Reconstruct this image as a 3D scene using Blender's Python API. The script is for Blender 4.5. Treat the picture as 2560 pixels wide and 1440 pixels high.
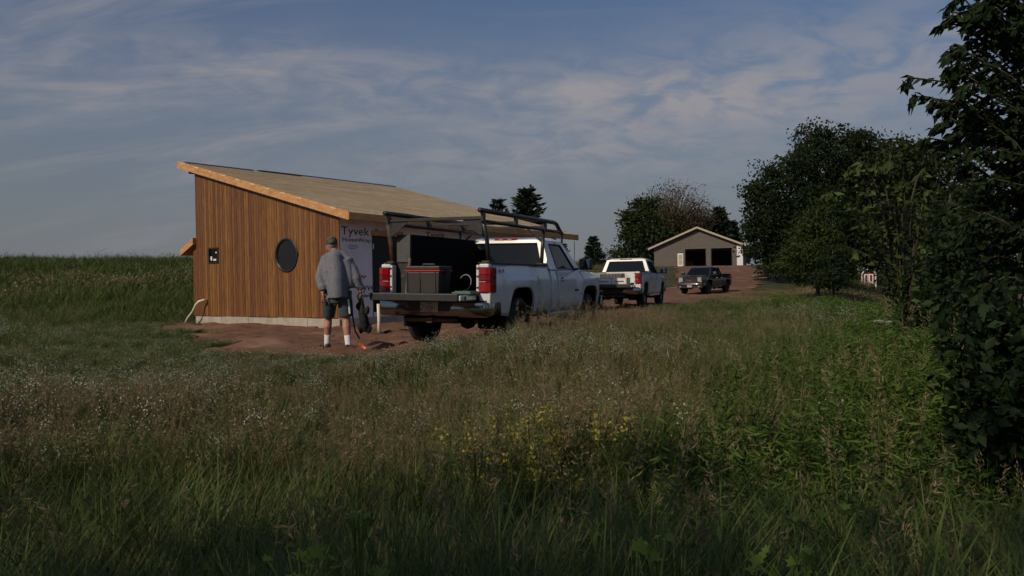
import bpy, bmesh, math, random
import numpy as np
from mathutils import Vector, Matrix, Euler

for o in list(bpy.data.objects): bpy.data.objects.remove(o)
SC = bpy.context.scene
COL = SC.collection
R = math.radians

# ------------------------------------------------------------------ camera, sky, sun, exposure
F = 2000.0                       # focal length in pixels of the 2560 px wide photograph
CP, CR = R(-0.5), R(1.0)         # camera pitch and roll
cam = bpy.data.objects.new('camera', bpy.data.cameras.new('camera'))
COL.objects.link(cam); SC.camera = cam
cam.data.sensor_width = 36.0
cam.data.lens = 36.0 * F / 2560.0
cam.data.clip_start = 0.1; cam.data.clip_end = 5000
cam.rotation_euler = (Matrix.Rotation(CP, 3, 'X') @ Matrix.Rotation(R(90), 3, 'X') @ Matrix.Rotation(-CR, 3, 'Z')).to_euler()
SC.render.resolution_x, SC.render.resolution_y = 1024, 576

SUN_EL = R(35)
SUN_AZ = Vector((-0.70, -0.71, 0)).normalized()      # horizontal direction towards the sun
sun_dir = Vector((SUN_AZ.x*math.cos(SUN_EL), SUN_AZ.y*math.cos(SUN_EL), math.sin(SUN_EL)))
W = bpy.data.worlds.new('World'); SC.world = W; W.use_nodes = True
wn = W.node_tree.nodes; wl = W.node_tree.links
for n in list(wn): wn.remove(n)
def wnode(t, **kw):
    n = wn.new(t)
    for k, v in kw.items(): setattr(n, k, v)
    return n
def wmath(op, a, b=None):
    n = wnode('ShaderNodeMath', operation=op)
    for i, v in enumerate((a, b)):
        if v is None: continue
        if isinstance(v, (int, float)): n.inputs[i].default_value = v
        else: wl.new(v, n.inputs[i])
    return n.outputs[0]
def wramp(v, a, b, smooth=True):
    n = wnode('ShaderNodeMapRange'); n.interpolation_type = 'SMOOTHSTEP' if smooth else 'LINEAR'
    wl.new(v, n.inputs[0]); n.inputs[1].default_value = a; n.inputs[2].default_value = b
    return n.outputs[0]
def wmix(fac, a, b):
    n = wnode('ShaderNodeMix', data_type='RGBA')
    if isinstance(fac, float): n.inputs[0].default_value = fac
    else: wl.new(fac, n.inputs[0])
    for i, v in ((6, a), (7, b)):
        if isinstance(v, tuple): n.inputs[i].default_value = (*v, 1)
        else: wl.new(v, n.inputs[i])
    return n.outputs[2]
sky = wnode('ShaderNodeTexSky', sky_type='NISHITA', sun_disc=False)
sky.sun_elevation = SUN_EL; sky.sun_rotation = math.atan2(SUN_AZ.x, SUN_AZ.y)
sky.air_density = 1.2; sky.dust_density = 1.5; sky.ozone_density = 2.0
tc = wnode('ShaderNodeTexCoord'); sep = wnode('ShaderNodeSeparateXYZ'); wl.new(tc.outputs['Generated'], sep.inputs[0])
zz = wmath('ADD', wmath('MAXIMUM', sep.outputs[2], 0.0), 0.32)
cx = wmath('DIVIDE', sep.outputs[0], zz); cy = wmath('DIVIDE', sep.outputs[1], zz)
cmb = wnode('ShaderNodeCombineXYZ'); wl.new(cx, cmb.inputs[0]); wl.new(cy, cmb.inputs[1])
def cloud_noise(rot, scale, nscale, detail, rough, dist=0.0, off=(0, 0, 0)):
    m = wnode('ShaderNodeMapping'); wl.new(cmb.outputs[0], m.inputs[0])
    m.inputs['Rotation'].default_value = (0, 0, R(rot)); m.inputs['Scale'].default_value = scale; m.inputs['Location'].default_value = off
    n = wnode('ShaderNodeTexNoise'); wl.new(m.outputs[0], n.inputs['Vector'])
    n.inputs['Scale'].default_value = nscale; n.inputs['Detail'].default_value = detail
    n.inputs['Roughness'].default_value = rough; n.inputs['Distortion'].default_value = dist
    return n.outputs['Fac']
big = cloud_noise(-32, (0.42, 1.25, 1), 0.62, 5, 0.55, 0.5, (3.1, 1.7, 0))
wisp = cloud_noise(-66, (0.5, 1.9, 1), 1.5, 8, 0.62, 0.9, (0.4, 5.2, 0))
puff = cloud_noise(-20, (1.0, 1.35, 1), 7.5, 5, 0.6, 0.5)
patch = cloud_noise(10, (0.8, 0.8, 1), 0.55, 2, 0.5, 0.0, (7.7, 2.2, 0))
veil = wmath('MULTIPLY', wramp(big, 0.34, 0.70), 0.22)
wis = wmath('MULTIPLY', wmath('MULTIPLY', wramp(wisp, 0.46, 0.76), wramp(patch, 0.40, 0.62)), 0.50)
puf = wmath('MULTIPLY', wmath('MULTIPLY', wramp(puff, 0.36, 0.66), wramp(big, 0.48, 0.64)), 0.42)
def bump(v, c, w):      # soft bell round a value
    return wmath('POWER', 2.718, wmath('MULTIPLY', wmath('POWER', wmath('DIVIDE', wmath('SUBTRACT', v, c), w), 2.0), -1.0))
band = wmath('MULTIPLY', bump(wmath('ADD', cy, wmath('MULTIPLY', cx, 0.5)), 1.98, 0.26), wramp(puff, 0.28, 0.62))
band = wmath('MULTIPLY', band, wramp(cx, -0.45, 0.5))
cirr = wmath('MULTIPLY', bump(wmath('ADD', cx, wmath('MULTIPLY', cy, 0.2)), -0.40, 0.42), wramp(wisp, 0.46, 0.66))
cl = wmath('MINIMUM', wmath('ADD', wmath('ADD', wmath('ADD', veil, wis), puf), wmath('ADD', wmath('MULTIPLY', band, 0.55), wmath('MULTIPLY', cirr, 0.55))), 0.88)
low = wmath('MULTIPLY', wramp(sep.outputs[2], 0.42, 0.0), 0.85)     # thin haze layer low over the horizon
SKYS = wmix(1.0, sky.outputs[0], (.70, .96, 1.30)) ; SKYS.node.blend_type = 'MULTIPLY'
hz = wmix(low, SKYS, (4.1, 4.25, 4.65))
cl = wmath('MULTIPLY', cl, wmath('ADD', wmath('MULTIPLY', wramp(sep.outputs[2], 0.06, 0.24), 0.75), 0.25))
skyc = wmix(cl, hz, (7.2, 6.8, 7.0))
bg = wnode('ShaderNodeBackground'); wl.new(skyc, bg.inputs[0]); bg.inputs[1].default_value = 0.078
outw = wnode('ShaderNodeOutputWorld'); wl.new(bg.outputs[0], outw.inputs[0])

sl = bpy.data.lights.new('sun', 'SUN'); sl.energy = 4.8; sl.angle = R(0.6); sl.color = (1.0, 0.83, 0.62)
sun = bpy.data.objects.new('sun', sl); COL.objects.link(sun)
sun.rotation_euler = sun_dir.to_track_quat('Z', 'Y').to_euler()
SC.view_settings.view_transform = 'Standard'; SC.view_settings.look = 'None'
SC.view_settings.gamma = 1.0; SC.view_settings.exposure = -0.8
SC.view_settings.use_curve_mapping = False
SC.cycles.use_denoising = True
SC.cycles.max_bounces = 5; SC.cycles.diffuse_bounces = 2; SC.cycles.glossy_bounces = 3; SC.cycles.transmission_bounces = 3; SC.cycles.use_adaptive_sampling = True; SC.cycles.adaptive_threshold = 0.03; SC.cycles.adaptive_min_samples = 16

# ------------------------------------------------------------------ pixel <-> place
_cr, _sr, _cb, _sb = math.cos(CR), math.sin(CR), math.cos(CP), math.sin(CP)
def ray(px, py):
    a, b = (px-1280)/F, (720-py)/F
    u, v = a*_cr+b*_sr, -a*_sr+b*_cr
    d = Vector((u, _cb-v*_sb, _sb+v*_cb))
    return d/d.y
def at(px, py, Y): return ray(px, py)*Y
def hit(px, py, p, n):
    d = ray(px, py); return d*(p.dot(n)/d.dot(n))
def sstep(a, b, x):
    t = np.clip((np.asarray(x, float)-a)/(b-a), 0, 1); return t*t*(3-2*t)

# ------------------------------------------------------------------ materials
def mat(name, c, rough=0.6, metal=0.0, spec=0.5, c2=None, nscale=5.0, stretch=(1, 1, 1), bump=0.0, bscale=None, coat=0.0,
        rnd=0.0, island=False, trans=0.0, coords='Object', ndetail=4, nlo=0.35, nhi=0.65, dirt=None):
    m = bpy.data.materials.new(name); m.use_nodes = True
    nt = m.node_tree; N = nt.nodes; L = nt.links
    b = N['Principled BSDF']; out = N['Material Output']
    b.inputs['Roughness'].default_value = rough; b.inputs['Metallic'].default_value = metal
    b.inputs['Specular IOR Level'].default_value = spec; b.inputs['Coat Weight'].default_value = coat
    def node(t, **kw):
        n = N.new(t)
        for k, v in kw.items(): setattr(n, k, v)
        return n
    def mix(f, a, bb, blend='MIX'):
        n = node('ShaderNodeMix', data_type='RGBA', blend_type=blend)
        for i, v in ((0, f), (6, a), (7, bb)):
            if isinstance(v, tuple): n.inputs[i].default_value = (*v, 1)
            elif isinstance(v, (int, float)): n.inputs[i].default_value = v
            else: L.new(v, n.inputs[i])
        return n.outputs[2]
    col = c
    vec = None
    if c2 is not None or bump > 0 or dirt:
        t = node('ShaderNodeTexCoord'); mp = node('ShaderNodeMapping'); L.new(t.outputs[coords], mp.inputs[0])
        mp.inputs['Scale'].default_value = stretch; vec = mp.outputs[0]
        if rnd > 0:      # shift the grain from piece to piece
            oi = node('ShaderNodeObjectInfo'); mm = node('ShaderNodeMath', operation='MULTIPLY'); L.new(oi.outputs['Random'], mm.inputs[0]); mm.inputs[1].default_value = 37.0
            va = node('ShaderNodeVectorMath', operation='ADD'); L.new(vec, va.inputs[0]); L.new(mm.outputs[0], va.inputs[1]); vec = va.outputs[0]
    if c2 is not None:
        n = node('ShaderNodeTexNoise'); L.new(vec, n.inputs['Vector']); n.inputs['Scale'].default_value = nscale; n.inputs['Detail'].default_value = ndetail; n.inputs['Roughness'].default_value = .6
        mr = node('ShaderNodeMapRange'); L.new(n.outputs['Fac'], mr.inputs[0]); mr.inputs[1].default_value = nlo; mr.inputs[2].default_value = nhi
        col = mix(mr.outputs[0], c, c2)
    if dirt:
        dc, dscale, lo, hi = dirt
        n = node('ShaderNodeTexNoise'); L.new(vec, n.inputs['Vector']); n.inputs['Scale'].default_value = dscale; n.inputs['Detail'].default_value = 6
        mr = node('ShaderNodeMapRange'); L.new(n.outputs['Fac'], mr.inputs[0]); mr.inputs[1].default_value = lo; mr.inputs[2].default_value = hi
        col = mix(mr.outputs[0], col, dc)
    if rnd > 0 or island:
        g = node('ShaderNodeNewGeometry') if island else node('ShaderNodeObjectInfo')
        src = g.outputs['Random Per Island'] if island else g.outputs['Random']
        mr = node('ShaderNodeMapRange'); L.new(src, mr.inputs[0]); k = rnd if rnd > 0 else .4
        mr.inputs[3].default_value = 1-k; mr.inputs[4].default_value = 1+k
        hv = node('ShaderNodeHueSaturation')
        if isinstance(col, tuple): hv.inputs['Color'].default_value = (*col, 1)
        else: L.new(col, hv.inputs['Color'])
        L.new(mr.outputs[0], hv.inputs['Value'])
        mr2 = node('ShaderNodeMapRange'); L.new(src, mr2.inputs[0]); mr2.inputs[3].default_value = .5-.035*k; mr2.inputs[4].default_value = .5+.03*k
        L.new(mr2.outputs[0], hv.inputs['Hue'])
        col = hv.outputs[0]
    if isinstance(col, tuple): b.inputs['Base Color'].default_value = (*col, 1)
    else: L.new(col, b.inputs['Base Color'])
    if bump > 0:
        n = node('ShaderNodeTexNoise'); L.new(vec, n.inputs['Vector']); n.inputs['Scale'].default_value = bscale or nscale*3; n.inputs['Detail'].default_value = 5
        bp = node('ShaderNodeBump'); bp.inputs['Strength'].default_value = bump; bp.inputs['Distance'].default_value = 0.02
        L.new(n.outputs['Fac'], bp.inputs['Height']); L.new(bp.outputs[0], b.inputs['Normal'])
    if trans > 0:
        tr = node('ShaderNodeBsdfTranslucent'); ms = node('ShaderNodeMixShader'); ms.inputs[0].default_value = trans
        if isinstance(col, tuple): tr.inputs[0].default_value = (*col, 1)
        else: L.new(col, tr.inputs[0])
        L.new(b.outputs[0], ms.inputs[1]); L.new(tr.outputs[0], ms.inputs[2]); L.new(ms.outputs[0], out.inputs[0])
    return m

MT = {}
MT['siding'] = mat('stained_wood', (.235, .096, .020), .55, c2=(.098, .039, .010), nscale=9, stretch=(6, 6, .35), bump=.25, bscale=14, rnd=.30)
MT['newwood'] = mat('fresh_lumber', (.60, .33, .13), .6, c2=(.42, .20, .07), nscale=4, stretch=(1.2, 1.2, 4), bump=.08, rnd=.06, dirt=((.22, .09, .03), 7, .72, .78))
MT['roofboard'] = mat('roof_sheathing', (.80, .64, .40), .75, c2=(.66, .51, .31), nscale=3, stretch=(1, .3, 1), bump=.1, rnd=.10)
MT['wrap'] = mat('white_house_wrap', (.78, .78, .81), .45, c2=(.68, .68, .72), nscale=2.2, bump=.35, bscale=5)
MT['ink'] = mat('dark_print', (.035, .035, .05), .6)
MT['redink'] = mat('red_print', (.45, .06, .06), .6)
MT['concrete'] = mat('concrete', (.42, .38, .33), .85, c2=(.33, .28, .24), nscale=4, bump=.3, bscale=25)
MT['darkin'] = mat('dark_interior', (.02, .02, .022), .8)
MT['glass'] = mat('dark_window_glass', (.005, .006, .008), .05, spec=.18)
MT['porthole'] = mat('porthole_glass', (.006, .007, .008), .06, spec=.6)
MT['blackframe'] = mat('black_window_frame', (.02, .018, .016), .35)
MT['pvc'] = mat('cream_pvc', (.72, .66, .50), .4)
MT['white'] = mat('white_paint', (.72, .72, .70), .5)
MT['paint'] = mat('white_truck_paint', (.66, .67, .69), .28, coat=.6, dirt=((.34, .27, .22), 1.6, .52, .80))
MT['paint2'] = mat('white_truck_paint_clean', (.68, .68, .68), .28, coat=.6, dirt=((.36, .30, .25), 1.5, .52, .80))
MT['navy'] = mat('dark_blue_paint', (.018, .026, .042), .2, coat=.8)
MT['black'] = mat('black_plastic', (.018, .018, .019), .5, c2=(.03, .03, .03), nscale=14)
MT['liner'] = mat('black_bed_liner', (.005, .005, .005), .8, spec=.12, bump=.2, bscale=60)
MT['chrome'] = mat('chrome', (.30, .29, .285), .18, metal=1.0, dirt=((.12, .08, .05), 3, .50, .72))
MT['steel'] = mat('dull_steel', (.22, .21, .20), .45, metal=.8, c2=(.13, .12, .11), nscale=6)
MT['rack'] = mat('black_rack_steel', (.022, .021, .022), .4, c2=(.05, .036, .028), nscale=7, nlo=.5, nhi=.75)
MT['rust'] = mat('rusty_steel', (.055, .036, .026), .7, c2=(.16, .065, .03), nscale=9, nlo=.45, nhi=.7)
MT['tyre'] = mat('tyre_rubber', (.014, .014, .014), .8, c2=(.05, .035, .025), nscale=4, nlo=.5, nhi=.8)
MT['rim'] = mat('alloy_rim', (.30, .29, .28), .35, metal=.8, c2=(.16, .12, .09), nscale=5)
MT['red'] = mat('red_lens', (.27, .005, .009), .12, coat=.8)
MT['darkred'] = mat('dark_red_lens', (.16, .004, .006), .15, coat=.8)
MT['clear'] = mat('clear_lens', (.34, .34, .34), .12, coat=.8)
MT['amber'] = mat('amber_lens', (.75, .28, .04), .15, coat=.6)
MT['mirror'] = mat('mirror_glass', (.75, .8, .8), .03, metal=1.0)
MT['plate'] = mat('number_plate', (.55, .55, .50), .45, c2=(.45, .46, .44), nscale=20)
MT['yellowtag'] = mat('plate_sticker', (.75, .45, .05), .5)
MT['tote'] = mat('grey_plastic_tote', (.026, .024, .022), .5, c2=(.034, .031, .028), nscale=6)
MT['redplastic'] = mat('red_plastic', (.42, .03, .03), .4)
MT['greyendpanel'] = mat('galvanised_panel', (.075, .075, .073), .55, c2=(.05, .05, .05), nscale=12)
MT['lumber'] = mat('weathered_lumber', (.30, .24, .16), .7, c2=(.22, .16, .1), nscale=6, stretch=(4, 4, .5))
MT['hose'] = mat('pale_hose', (.22, .23, .20), .5)
MT['greenplastic'] = mat('green_plastic', (.05, .13, .09), .5)
MT['skin'] = mat('skin', (.42, .21, .14), .5, c2=(.36, .16, .11), nscale=12)
MT['hair'] = mat('grey_hair', (.22, .2, .18), .8)
MT['shirt'] = mat('grey_check_shirt', (.175, .185, .215), .85, c2=(.115, .122, .148), nscale=60, bump=.35, bscale=12, nlo=.4, nhi=.6)
MT['shorts'] = mat('teal_shorts', (.045, .068, .078), .85, c2=(.026, .042, .050), nscale=22, bump=.4, bscale=10)
MT['sock'] = mat('white_sock', (.70, .68, .66), .9, bump=.3, bscale=40)
MT['shoe'] = mat('black_shoe', (.012, .012, .013), .6)
MT['sole'] = mat('rubber_sole', (.16, .15, .14), .7)
MT['cap'] = mat('camouflage_cap', (.035, .04, .02), .85, c2=(.12, .115, .07), nscale=26, ndetail=2, nlo=.48, nhi=.52)
MT['bag'] = mat('black_canvas', (.010, .010, .010), .85, bump=.4, bscale=20)
MT['orange'] = mat('orange_flag', (.80, .14, .03), .5)
MT['greywall'] = mat('taupe_siding', (.120, .105, .088), .7, c2=(.100, .088, .074), nscale=3)
MT['paletrim'] = mat('pale_trim', (.42, .36, .27), .55)
MT['shingle'] = mat('grey_shingles', (.09, .085, .08), .85, c2=(.06, .056, .05), nscale=20)
MT['barnred'] = mat('barn_red', (.14, .018, .015), .7)
MT['bark'] = mat('bark', (.085, .065, .05), .9, c2=(.04, .03, .024), nscale=8, stretch=(3, 3, .5), bump=.5, bscale=20)
MT['palebark'] = mat('bare_twigs', (.165, .138, .118), .9, c2=(.09, .075, .062), nscale=5)
MT['petal'] = mat('white_petals', (.72, .70, .66), .7, trans=.2)

# ------------------------------------------------------------------ mesh helpers
class MB:
    def __init__(s): s.v = []; s.f = []
    def add(s, v, f):
        k = len(s.v); s.v += [tuple(p) for p in v]; s.f += [tuple(i+k for i in q) for q in f]; return s
    def box(s, x0, x1, y0, y1, z0, z1, tf=None):
        v = [Vector((x, y, z)) for z in (z0, z1) for y in (y0, y1) for x in (x0, x1)]
        if tf: v = [tf(p) for p in v]
        return s.add(v, [(0, 2, 3, 1), (4, 5, 7, 6), (0, 1, 5, 4), (2, 6, 7, 3), (0, 4, 6, 2), (1, 3, 7, 5)])
    def obox(s, o, ax, ay, az):      # box from a corner and three edge vectors
        v = [o+ax*i+ay*j+az*k for k in (0, 1) for j in (0, 1) for i in (0, 1)]
        return s.add(v, [(0, 2, 3, 1), (4, 5, 7, 6), (0, 1, 5, 4), (2, 6, 7, 3), (0, 4, 6, 2), (1, 3, 7, 5)])
    def loft(s, rings, close=True, cap=True):
        n = len(rings[0]); v = [p for r in rings for p in r]; f = []
        for i in range(len(rings)-1):
            for j in range(n if close else n-1):
                a, b = i*n+j, i*n+(j+1) % n
                f.append((a, b, b+n, a+n))
        if cap and close:
            f.append(tuple(range(n-1, -1, -1))); f.append(tuple((len(rings)-1)*n+j for j in range(n)))
        return s.add(v, f)
    def tube(s, pts, r, n=8):
        pts = [Vector(p) for p in pts]; rr = r if isinstance(r, (list, tuple)) else [r]*len(pts)
        up = None; rings = []
        for i, p in enumerate(pts):
            t = (pts[min(i+1, len(pts)-1)]-pts[max(i-1, 0)]).normalized()
            if up is None: up = Vector((0, 0, 1)) if abs(t.z) < .9 else Vector((1, 0, 0))
            a = t.cross(up).normalized(); b = a.cross(t).normalized(); up = b
            q = rr[i]; qa, qb = (q if isinstance(q, tuple) else (q, q))
            rings.append([p+a*qa*math.cos(2*math.pi*k/n)+b*qb*math.sin(2*math.pi*k/n) for k in range(n)])
        return s.loft(rings)
    def lathe_x(s, prof, c, n=28):    # prof: (x, radius) pairs; axis along x
        rings = [[Vector((c[0]+x, c[1]+r*math.cos(2*math.pi*k/n), c[2]+r*math.sin(2*math.pi*k/n))) for k in range(n)] for x, r in prof]
        return s.loft(rings)
    def prism(s, poly, ext):           # poly: 3D points, ext: vector
        n = len(poly); v = [Vector(p) for p in poly]; v += [p+ext for p in v]
        f = [tuple(range(n-1, -1, -1)), tuple(range(n, 2*n))]+[(i, (i+1) % n, n+(i+1) % n, n+i) for i in range(n)]
        return s.add(v, f)
    def obj(s, name, m, parent=None, smooth=False, bevel=0, seg=2, solid=0, sub=0, weld=False):
        me = bpy.data.meshes.new(name); me.from_pydata(s.v, [], s.f); me.update()
        bm = bmesh.new(); bm.from_mesh(me)
        if weld: bmesh.ops.remove_doubles(bm, verts=bm.verts, dist=1e-4)
        bmesh.ops.recalc_face_normals(bm, faces=bm.faces); bm.to_mesh(me); bm.free()
        return mkobj(name, me, m, parent, smooth, bevel, seg, solid, sub)
def mkobj(name, me, m, parent=None, smooth=False, bevel=0, seg=2, solid=0, sub=0):
    o = bpy.data.objects.new(name, me); COL.objects.link(o)
    if m is not None and not me.materials: me.materials.append(MT[m] if isinstance(m, str) else m)
    if parent: o.parent = parent
    if smooth:
        for p in me.polygons: p.use_smooth = True
    if solid:
        k = o.modifiers.new('solid', 'SOLIDIFY'); k.thickness = abs(solid); k.offset = -1 if solid > 0 else 1
    if sub:
        k = o.modifiers.new('sub', 'SUBSURF'); k.levels = sub; k.render_levels = sub
    if bevel:
        k = o.modifiers.new('bevel', 'BEVEL'); k.width = bevel; k.segments = seg; k.limit_method = 'ANGLE'; k.angle_limit = R(35)
        k.harden_normals = False
    return o
def tag(o, label=None, cat=None, group=None, kind=None):
    for k, v in (('label', label), ('category', cat), ('group', group), ('kind', kind)):
        if v: o[k] = v
    return o
def thing(name, label, cat, loc=(0, 0, 0), rot=None, group=None):
    o = bpy.data.objects.new(name, None); COL.objects.link(o); o.location = loc
    if rot is not None: o.rotation_euler = rot
    o.empty_display_size = .2
    return tag(o, label, cat, group)
def raw(name, v, f, m, parent=None, smooth=False):
    v = np.asarray(v, np.float32); f = np.asarray(f, np.int32)
    me = bpy.data.meshes.new(name); k = f.shape[1]
    me.vertices.add(len(v)); me.vertices.foreach_set('co', v.ravel())
    me.loops.add(f.size); me.loops.foreach_set('vertex_index', f.ravel())
    me.polygons.add(len(f)); me.polygons.foreach_set('loop_start', np.arange(len(f), dtype=np.int32)*k)
    me.polygons.foreach_set('loop_total', np.full(len(f), k, np.int32))
    me.update(calc_edges=True)
    return mkobj(name, me, m, parent, smooth)
def text(name, s, size, mtx, m, parent, thick=.002, sx=1.0):
    cu = bpy.data.curves.new(name, 'FONT'); cu.body = s; cu.size = size; cu.extrude = thick; cu.resolution_u = 3; cu.align_x = 'LEFT'
    t = bpy.data.objects.new(name, cu); COL.objects.link(t)
    me = bpy.data.meshes.new_from_object(t.evaluated_get(bpy.context.evaluated_depsgraph_get()))
    bpy.data.objects.remove(t)
    me.transform(Matrix.Diagonal((sx, 1, 1, 1))); me.transform(mtx)
    me.materials.clear()
    return mkobj(name, me, m, parent)
def frame(o, ex, ey, ez=None):
    ex = ex.normalized(); ey = ey.normalized(); ez = ez or ex.cross(ey)
    return Matrix(((ex.x, ey.x, ez.x, o.x), (ex.y, ey.y, ez.y, o.y), (ex.z, ey.z, ez.z, o.z), (0, 0, 0, 1)))

# ------------------------------------------------------------------ terrain
rng = np.random.default_rng(7)
def vnoise(x, y, s, seed=0):
    x = np.asarray(x, float)/s; y = np.asarray(y, float)/s
    xi = np.floor(x).astype(int); yi = np.floor(y).astype(int); fx = x-xi; fy = y-yi
    fx = fx*fx*(3-2*fx); fy = fy*fy*(3-2*fy)
    def h(a, b):
        n = (a*374761393+b*668265263+seed*1442695041) & 0x7fffffff
        n = ((n ^ (n >> 13))*1274126177) & 0x7fffffff
        return ((n ^ (n >> 16)) & 0xffff)/65535.0
    return (h(xi, yi)*(1-fx)+h(xi+1, yi)*fx)*(1-fy)+(h(xi, yi+1)*(1-fx)+h(xi+1, yi+1)*fx)*fy
def fbm(x, y, s, seed=0): return vnoise(x, y, s, seed)*.55+vnoise(x, y, s*.43, seed+5)*.3+vnoise(x, y, s*.17, seed+9)*.15
def crest_x(y): return np.interp(y, [9, 12, 17, 31, 45, 60, 100, 200], [.0, 1.3, 3.7, 7.0, 12.6, 20.5, 38, 80])
def ground(x, y):
    x = np.asarray(x, float); y = np.asarray(y, float)
    z = -1.0-.003*np.clip(y-12, 0, 45)
    tl = sstep(-3, -12, x)
    y0 = 52*(1-tl)+23.5*tl; y1 = 98*(1-tl)+50*tl
    s = np.clip((y-y0)/(y1-y0), 0, 1); rise = (s*s*(3-2*s))*(2.55*(1-tl)+2.7*tl)
    mid = sstep(2, 9, y/ np.maximum(np.abs(x-6)+1e-3, .5))*0
    tm = np.exp(-((x-5)/5.5)**2)*sstep(44, 80, y)*(1-tl)*.35      # the field beside the track
    d = np.maximum((x-crest_x(y))*.9, (11.0-y)*sstep(14, 9, y)*.95)
    rise = rise*(1-sstep(-2, 8, (x-crest_x(y))*sstep(40, 70, y)))
    drop = .88*sstep(-.3, 8.2, d)+.5*sstep(3.5, 11, x-crest_x(y))*sstep(7, 16, y)
    z = z+rise+tm-drop
    z = z+(fbm(x, y, 5.0, 3)-.5)*.16*(1-.5*dirtmask(x, y))+(fbm(x, y, 16., 4)-.5)*.9*tl*sstep(26, 42, y)
    return z
CAPS = [((-7.7, 20.5), (-4.4, 17.3), 1.35), ((-5.0, 17.0), (-2.9, 14), 1.7), ((-3.3, 13.3), (-1.4, 13.0), 1.75), ((-2.1, 13.2), (.2, 17.8), 2.2), ((-3.6, 18.3), (-1.5, 21), 1.5), ((.2, 17.8), (3.3, 31.5), 2.25), ((3.3, 31.5), (8.3, 43), 2.8),
        ((8.3, 43), (12.6, 54), 3.4), ((12.6, 54), (19.5, 74), 3.2), ((19.5, 74), (24.5, 99), 4.2), ((18, 99), (30, 97), 3)]
def capdist(x, y):
    best = np.full(np.shape(x), 1e9)
    for (ax, ay), (bx, by), r in CAPS:
        dx, dy = bx-ax, by-ay
        t = np.clip(((x-ax)*dx+(y-ay)*dy)/(dx*dx+dy*dy), 0, 1)
        best = np.minimum(best, np.hypot(x-ax-t*dx, y-ay-t*dy)-r)
    return best
def dirtmask(x, y):
    x = np.asarray(x, float); y = np.asarray(y, float)
    return sstep(.45, -.45, capdist(x, y)+(fbm(x, y, 1.7, 11)-.5)*1.5)
def stand(px, py, h=0.0, y0=6.0, y1=140.0):      # where a ray first comes within h of the ground
    d = ray(px, py)
    for Y in np.arange(y0, y1, .1):
        if d.z*Y <= gz(d.x*Y, Y)+h: return float(Y)
    return y1
def gz(x, y): return float(ground(np.array([x]), np.array([y]))[0])

def axis(parts):
    return np.unique(np.round(np.concatenate([np.arange(a, b, s) for a, b, s in parts]), 3))
xs = axis([(-900, -150, 60), (-150, -60, 8), (-60, -16, 1.6), (-16, 16, .33), (16, 60, 1.3), (60, 160, 8), (160, 901, 60)])
ys = axis([(-300, -40, 30), (-40, -2, 3), (-2, 34, .33), (34, 110, 1.2), (110, 200, 8), (200, 1501, 80)])
GX, GY = np.meshgrid(xs, ys); GZ = ground(GX, GY)
far = sstep(150, 500, np.hypot(GX, GY-60)); GZ = GZ*(1-far)+(-3)*far
GZ = GZ-sstep(.25, .6, dirtmask(GX, GY))*.16
nx, ny = len(xs), len(ys)
idx = np.arange(nx*ny).reshape(ny, nx)
quads = np.stack([idx[:-1, :-1], idx[:-1, 1:], idx[1:, 1:], idx[1:, :-1]], -1).reshape(-1, 4)
MT['soil'] = mat('grassy_soil', (.034, .036, .015), .95, c2=(.055, .042, .022), nscale=.22, bump=.7, bscale=9, ndetail=8, dirt=((.030, .040, .014), .9, .5, .62))
g = raw('ground', np.stack([GX, GY, GZ], -1).reshape(-1, 3), quads, 'soil', smooth=True); tag(g, kind='structure')
# the bare dirt yard and track
dx = np.arange(-13, 34, .16); dy = np.arange(10, 34, .16)
MT['dirt'] = mat('red_brown_dirt', (.185, .085, .043), .95, c2=(.085, .038, .021), nscale=3.2, bump=.9, bscale=7, ndetail=8, dirt=((.23, .125, .075), .8, .54, .66))
def dirt_sheet(xa, ya, amp):
    X, Y = np.meshgrid(xa, ya); m = dirtmask(X, Y)
    clod = (vnoise(X, Y, .9, 20)-.5)*.10+(vnoise(X+.3*Y, Y*1.8, .5, 21)-.5)*.10+(vnoise(X, Y*1.5, .24, 22)-.5)*.07
    rut = 0
    for (ax, ay), (bx, by) in (((-6.5, 16.4), (-2.6, 13.6)), ((-2.6, 13.6), (.4, 12.9)), ((-7.0, 17.9), (-2.4, 15.0)), ((-2.1, 11.9), (.3, 17.2)), ((-.5, 11.2), (1.9, 16.4)), ((-5.2, 14.9), (-1.0, 12.4)), ((1.0, 17.8), (6, 37)), ((2.7, 17.2), (7.6, 36.5))):
        tt = np.clip(((X-ax)*(bx-ax)+(Y-ay)*(by-ay))/((bx-ax)**2+(by-ay)**2), 0, 1); dd = np.hypot(X-ax-tt*(bx-ax), Y-ay-tt*(by-ay))
        rut = rut-.028*np.exp(-(dd/.13)**2)+.020*np.exp(-((dd-.27)/.09)**2)
    Z = ground(X, Y)+.004+amp*(clod+rut*(.5+vnoise(X, Y, .6, 25)))
    n_, k_ = X.shape; ii = np.arange(n_*k_).reshape(n_, k_)
    q = np.stack([ii[:-1, :-1], ii[:-1, 1:], ii[1:, 1:], ii[1:, :-1]], -1).reshape(-1, 4)
    keep = (m.reshape(-1)[q].mean(1) > .5); q = q[keep]
    used = np.unique(q); rm = np.full(n_*k_, -1); rm[used] = np.arange(len(used))
    return np.stack([X, Y, Z], -1).reshape(-1, 3)[used], rm[q]
v1, q1 = dirt_sheet(np.arange(-13, 12, .14), np.arange(9, 34, .14), 1.0)
v2, q2 = dirt_sheet(np.arange(0, 40, .45), np.arange(33.9, 106, .45), .5)
dt = raw('dirt_track', np.concatenate([v1, v2]), np.concatenate([q1, q2+len(v1)]), 'dirt', smooth=True); tag(dt, kind='structure')

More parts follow.
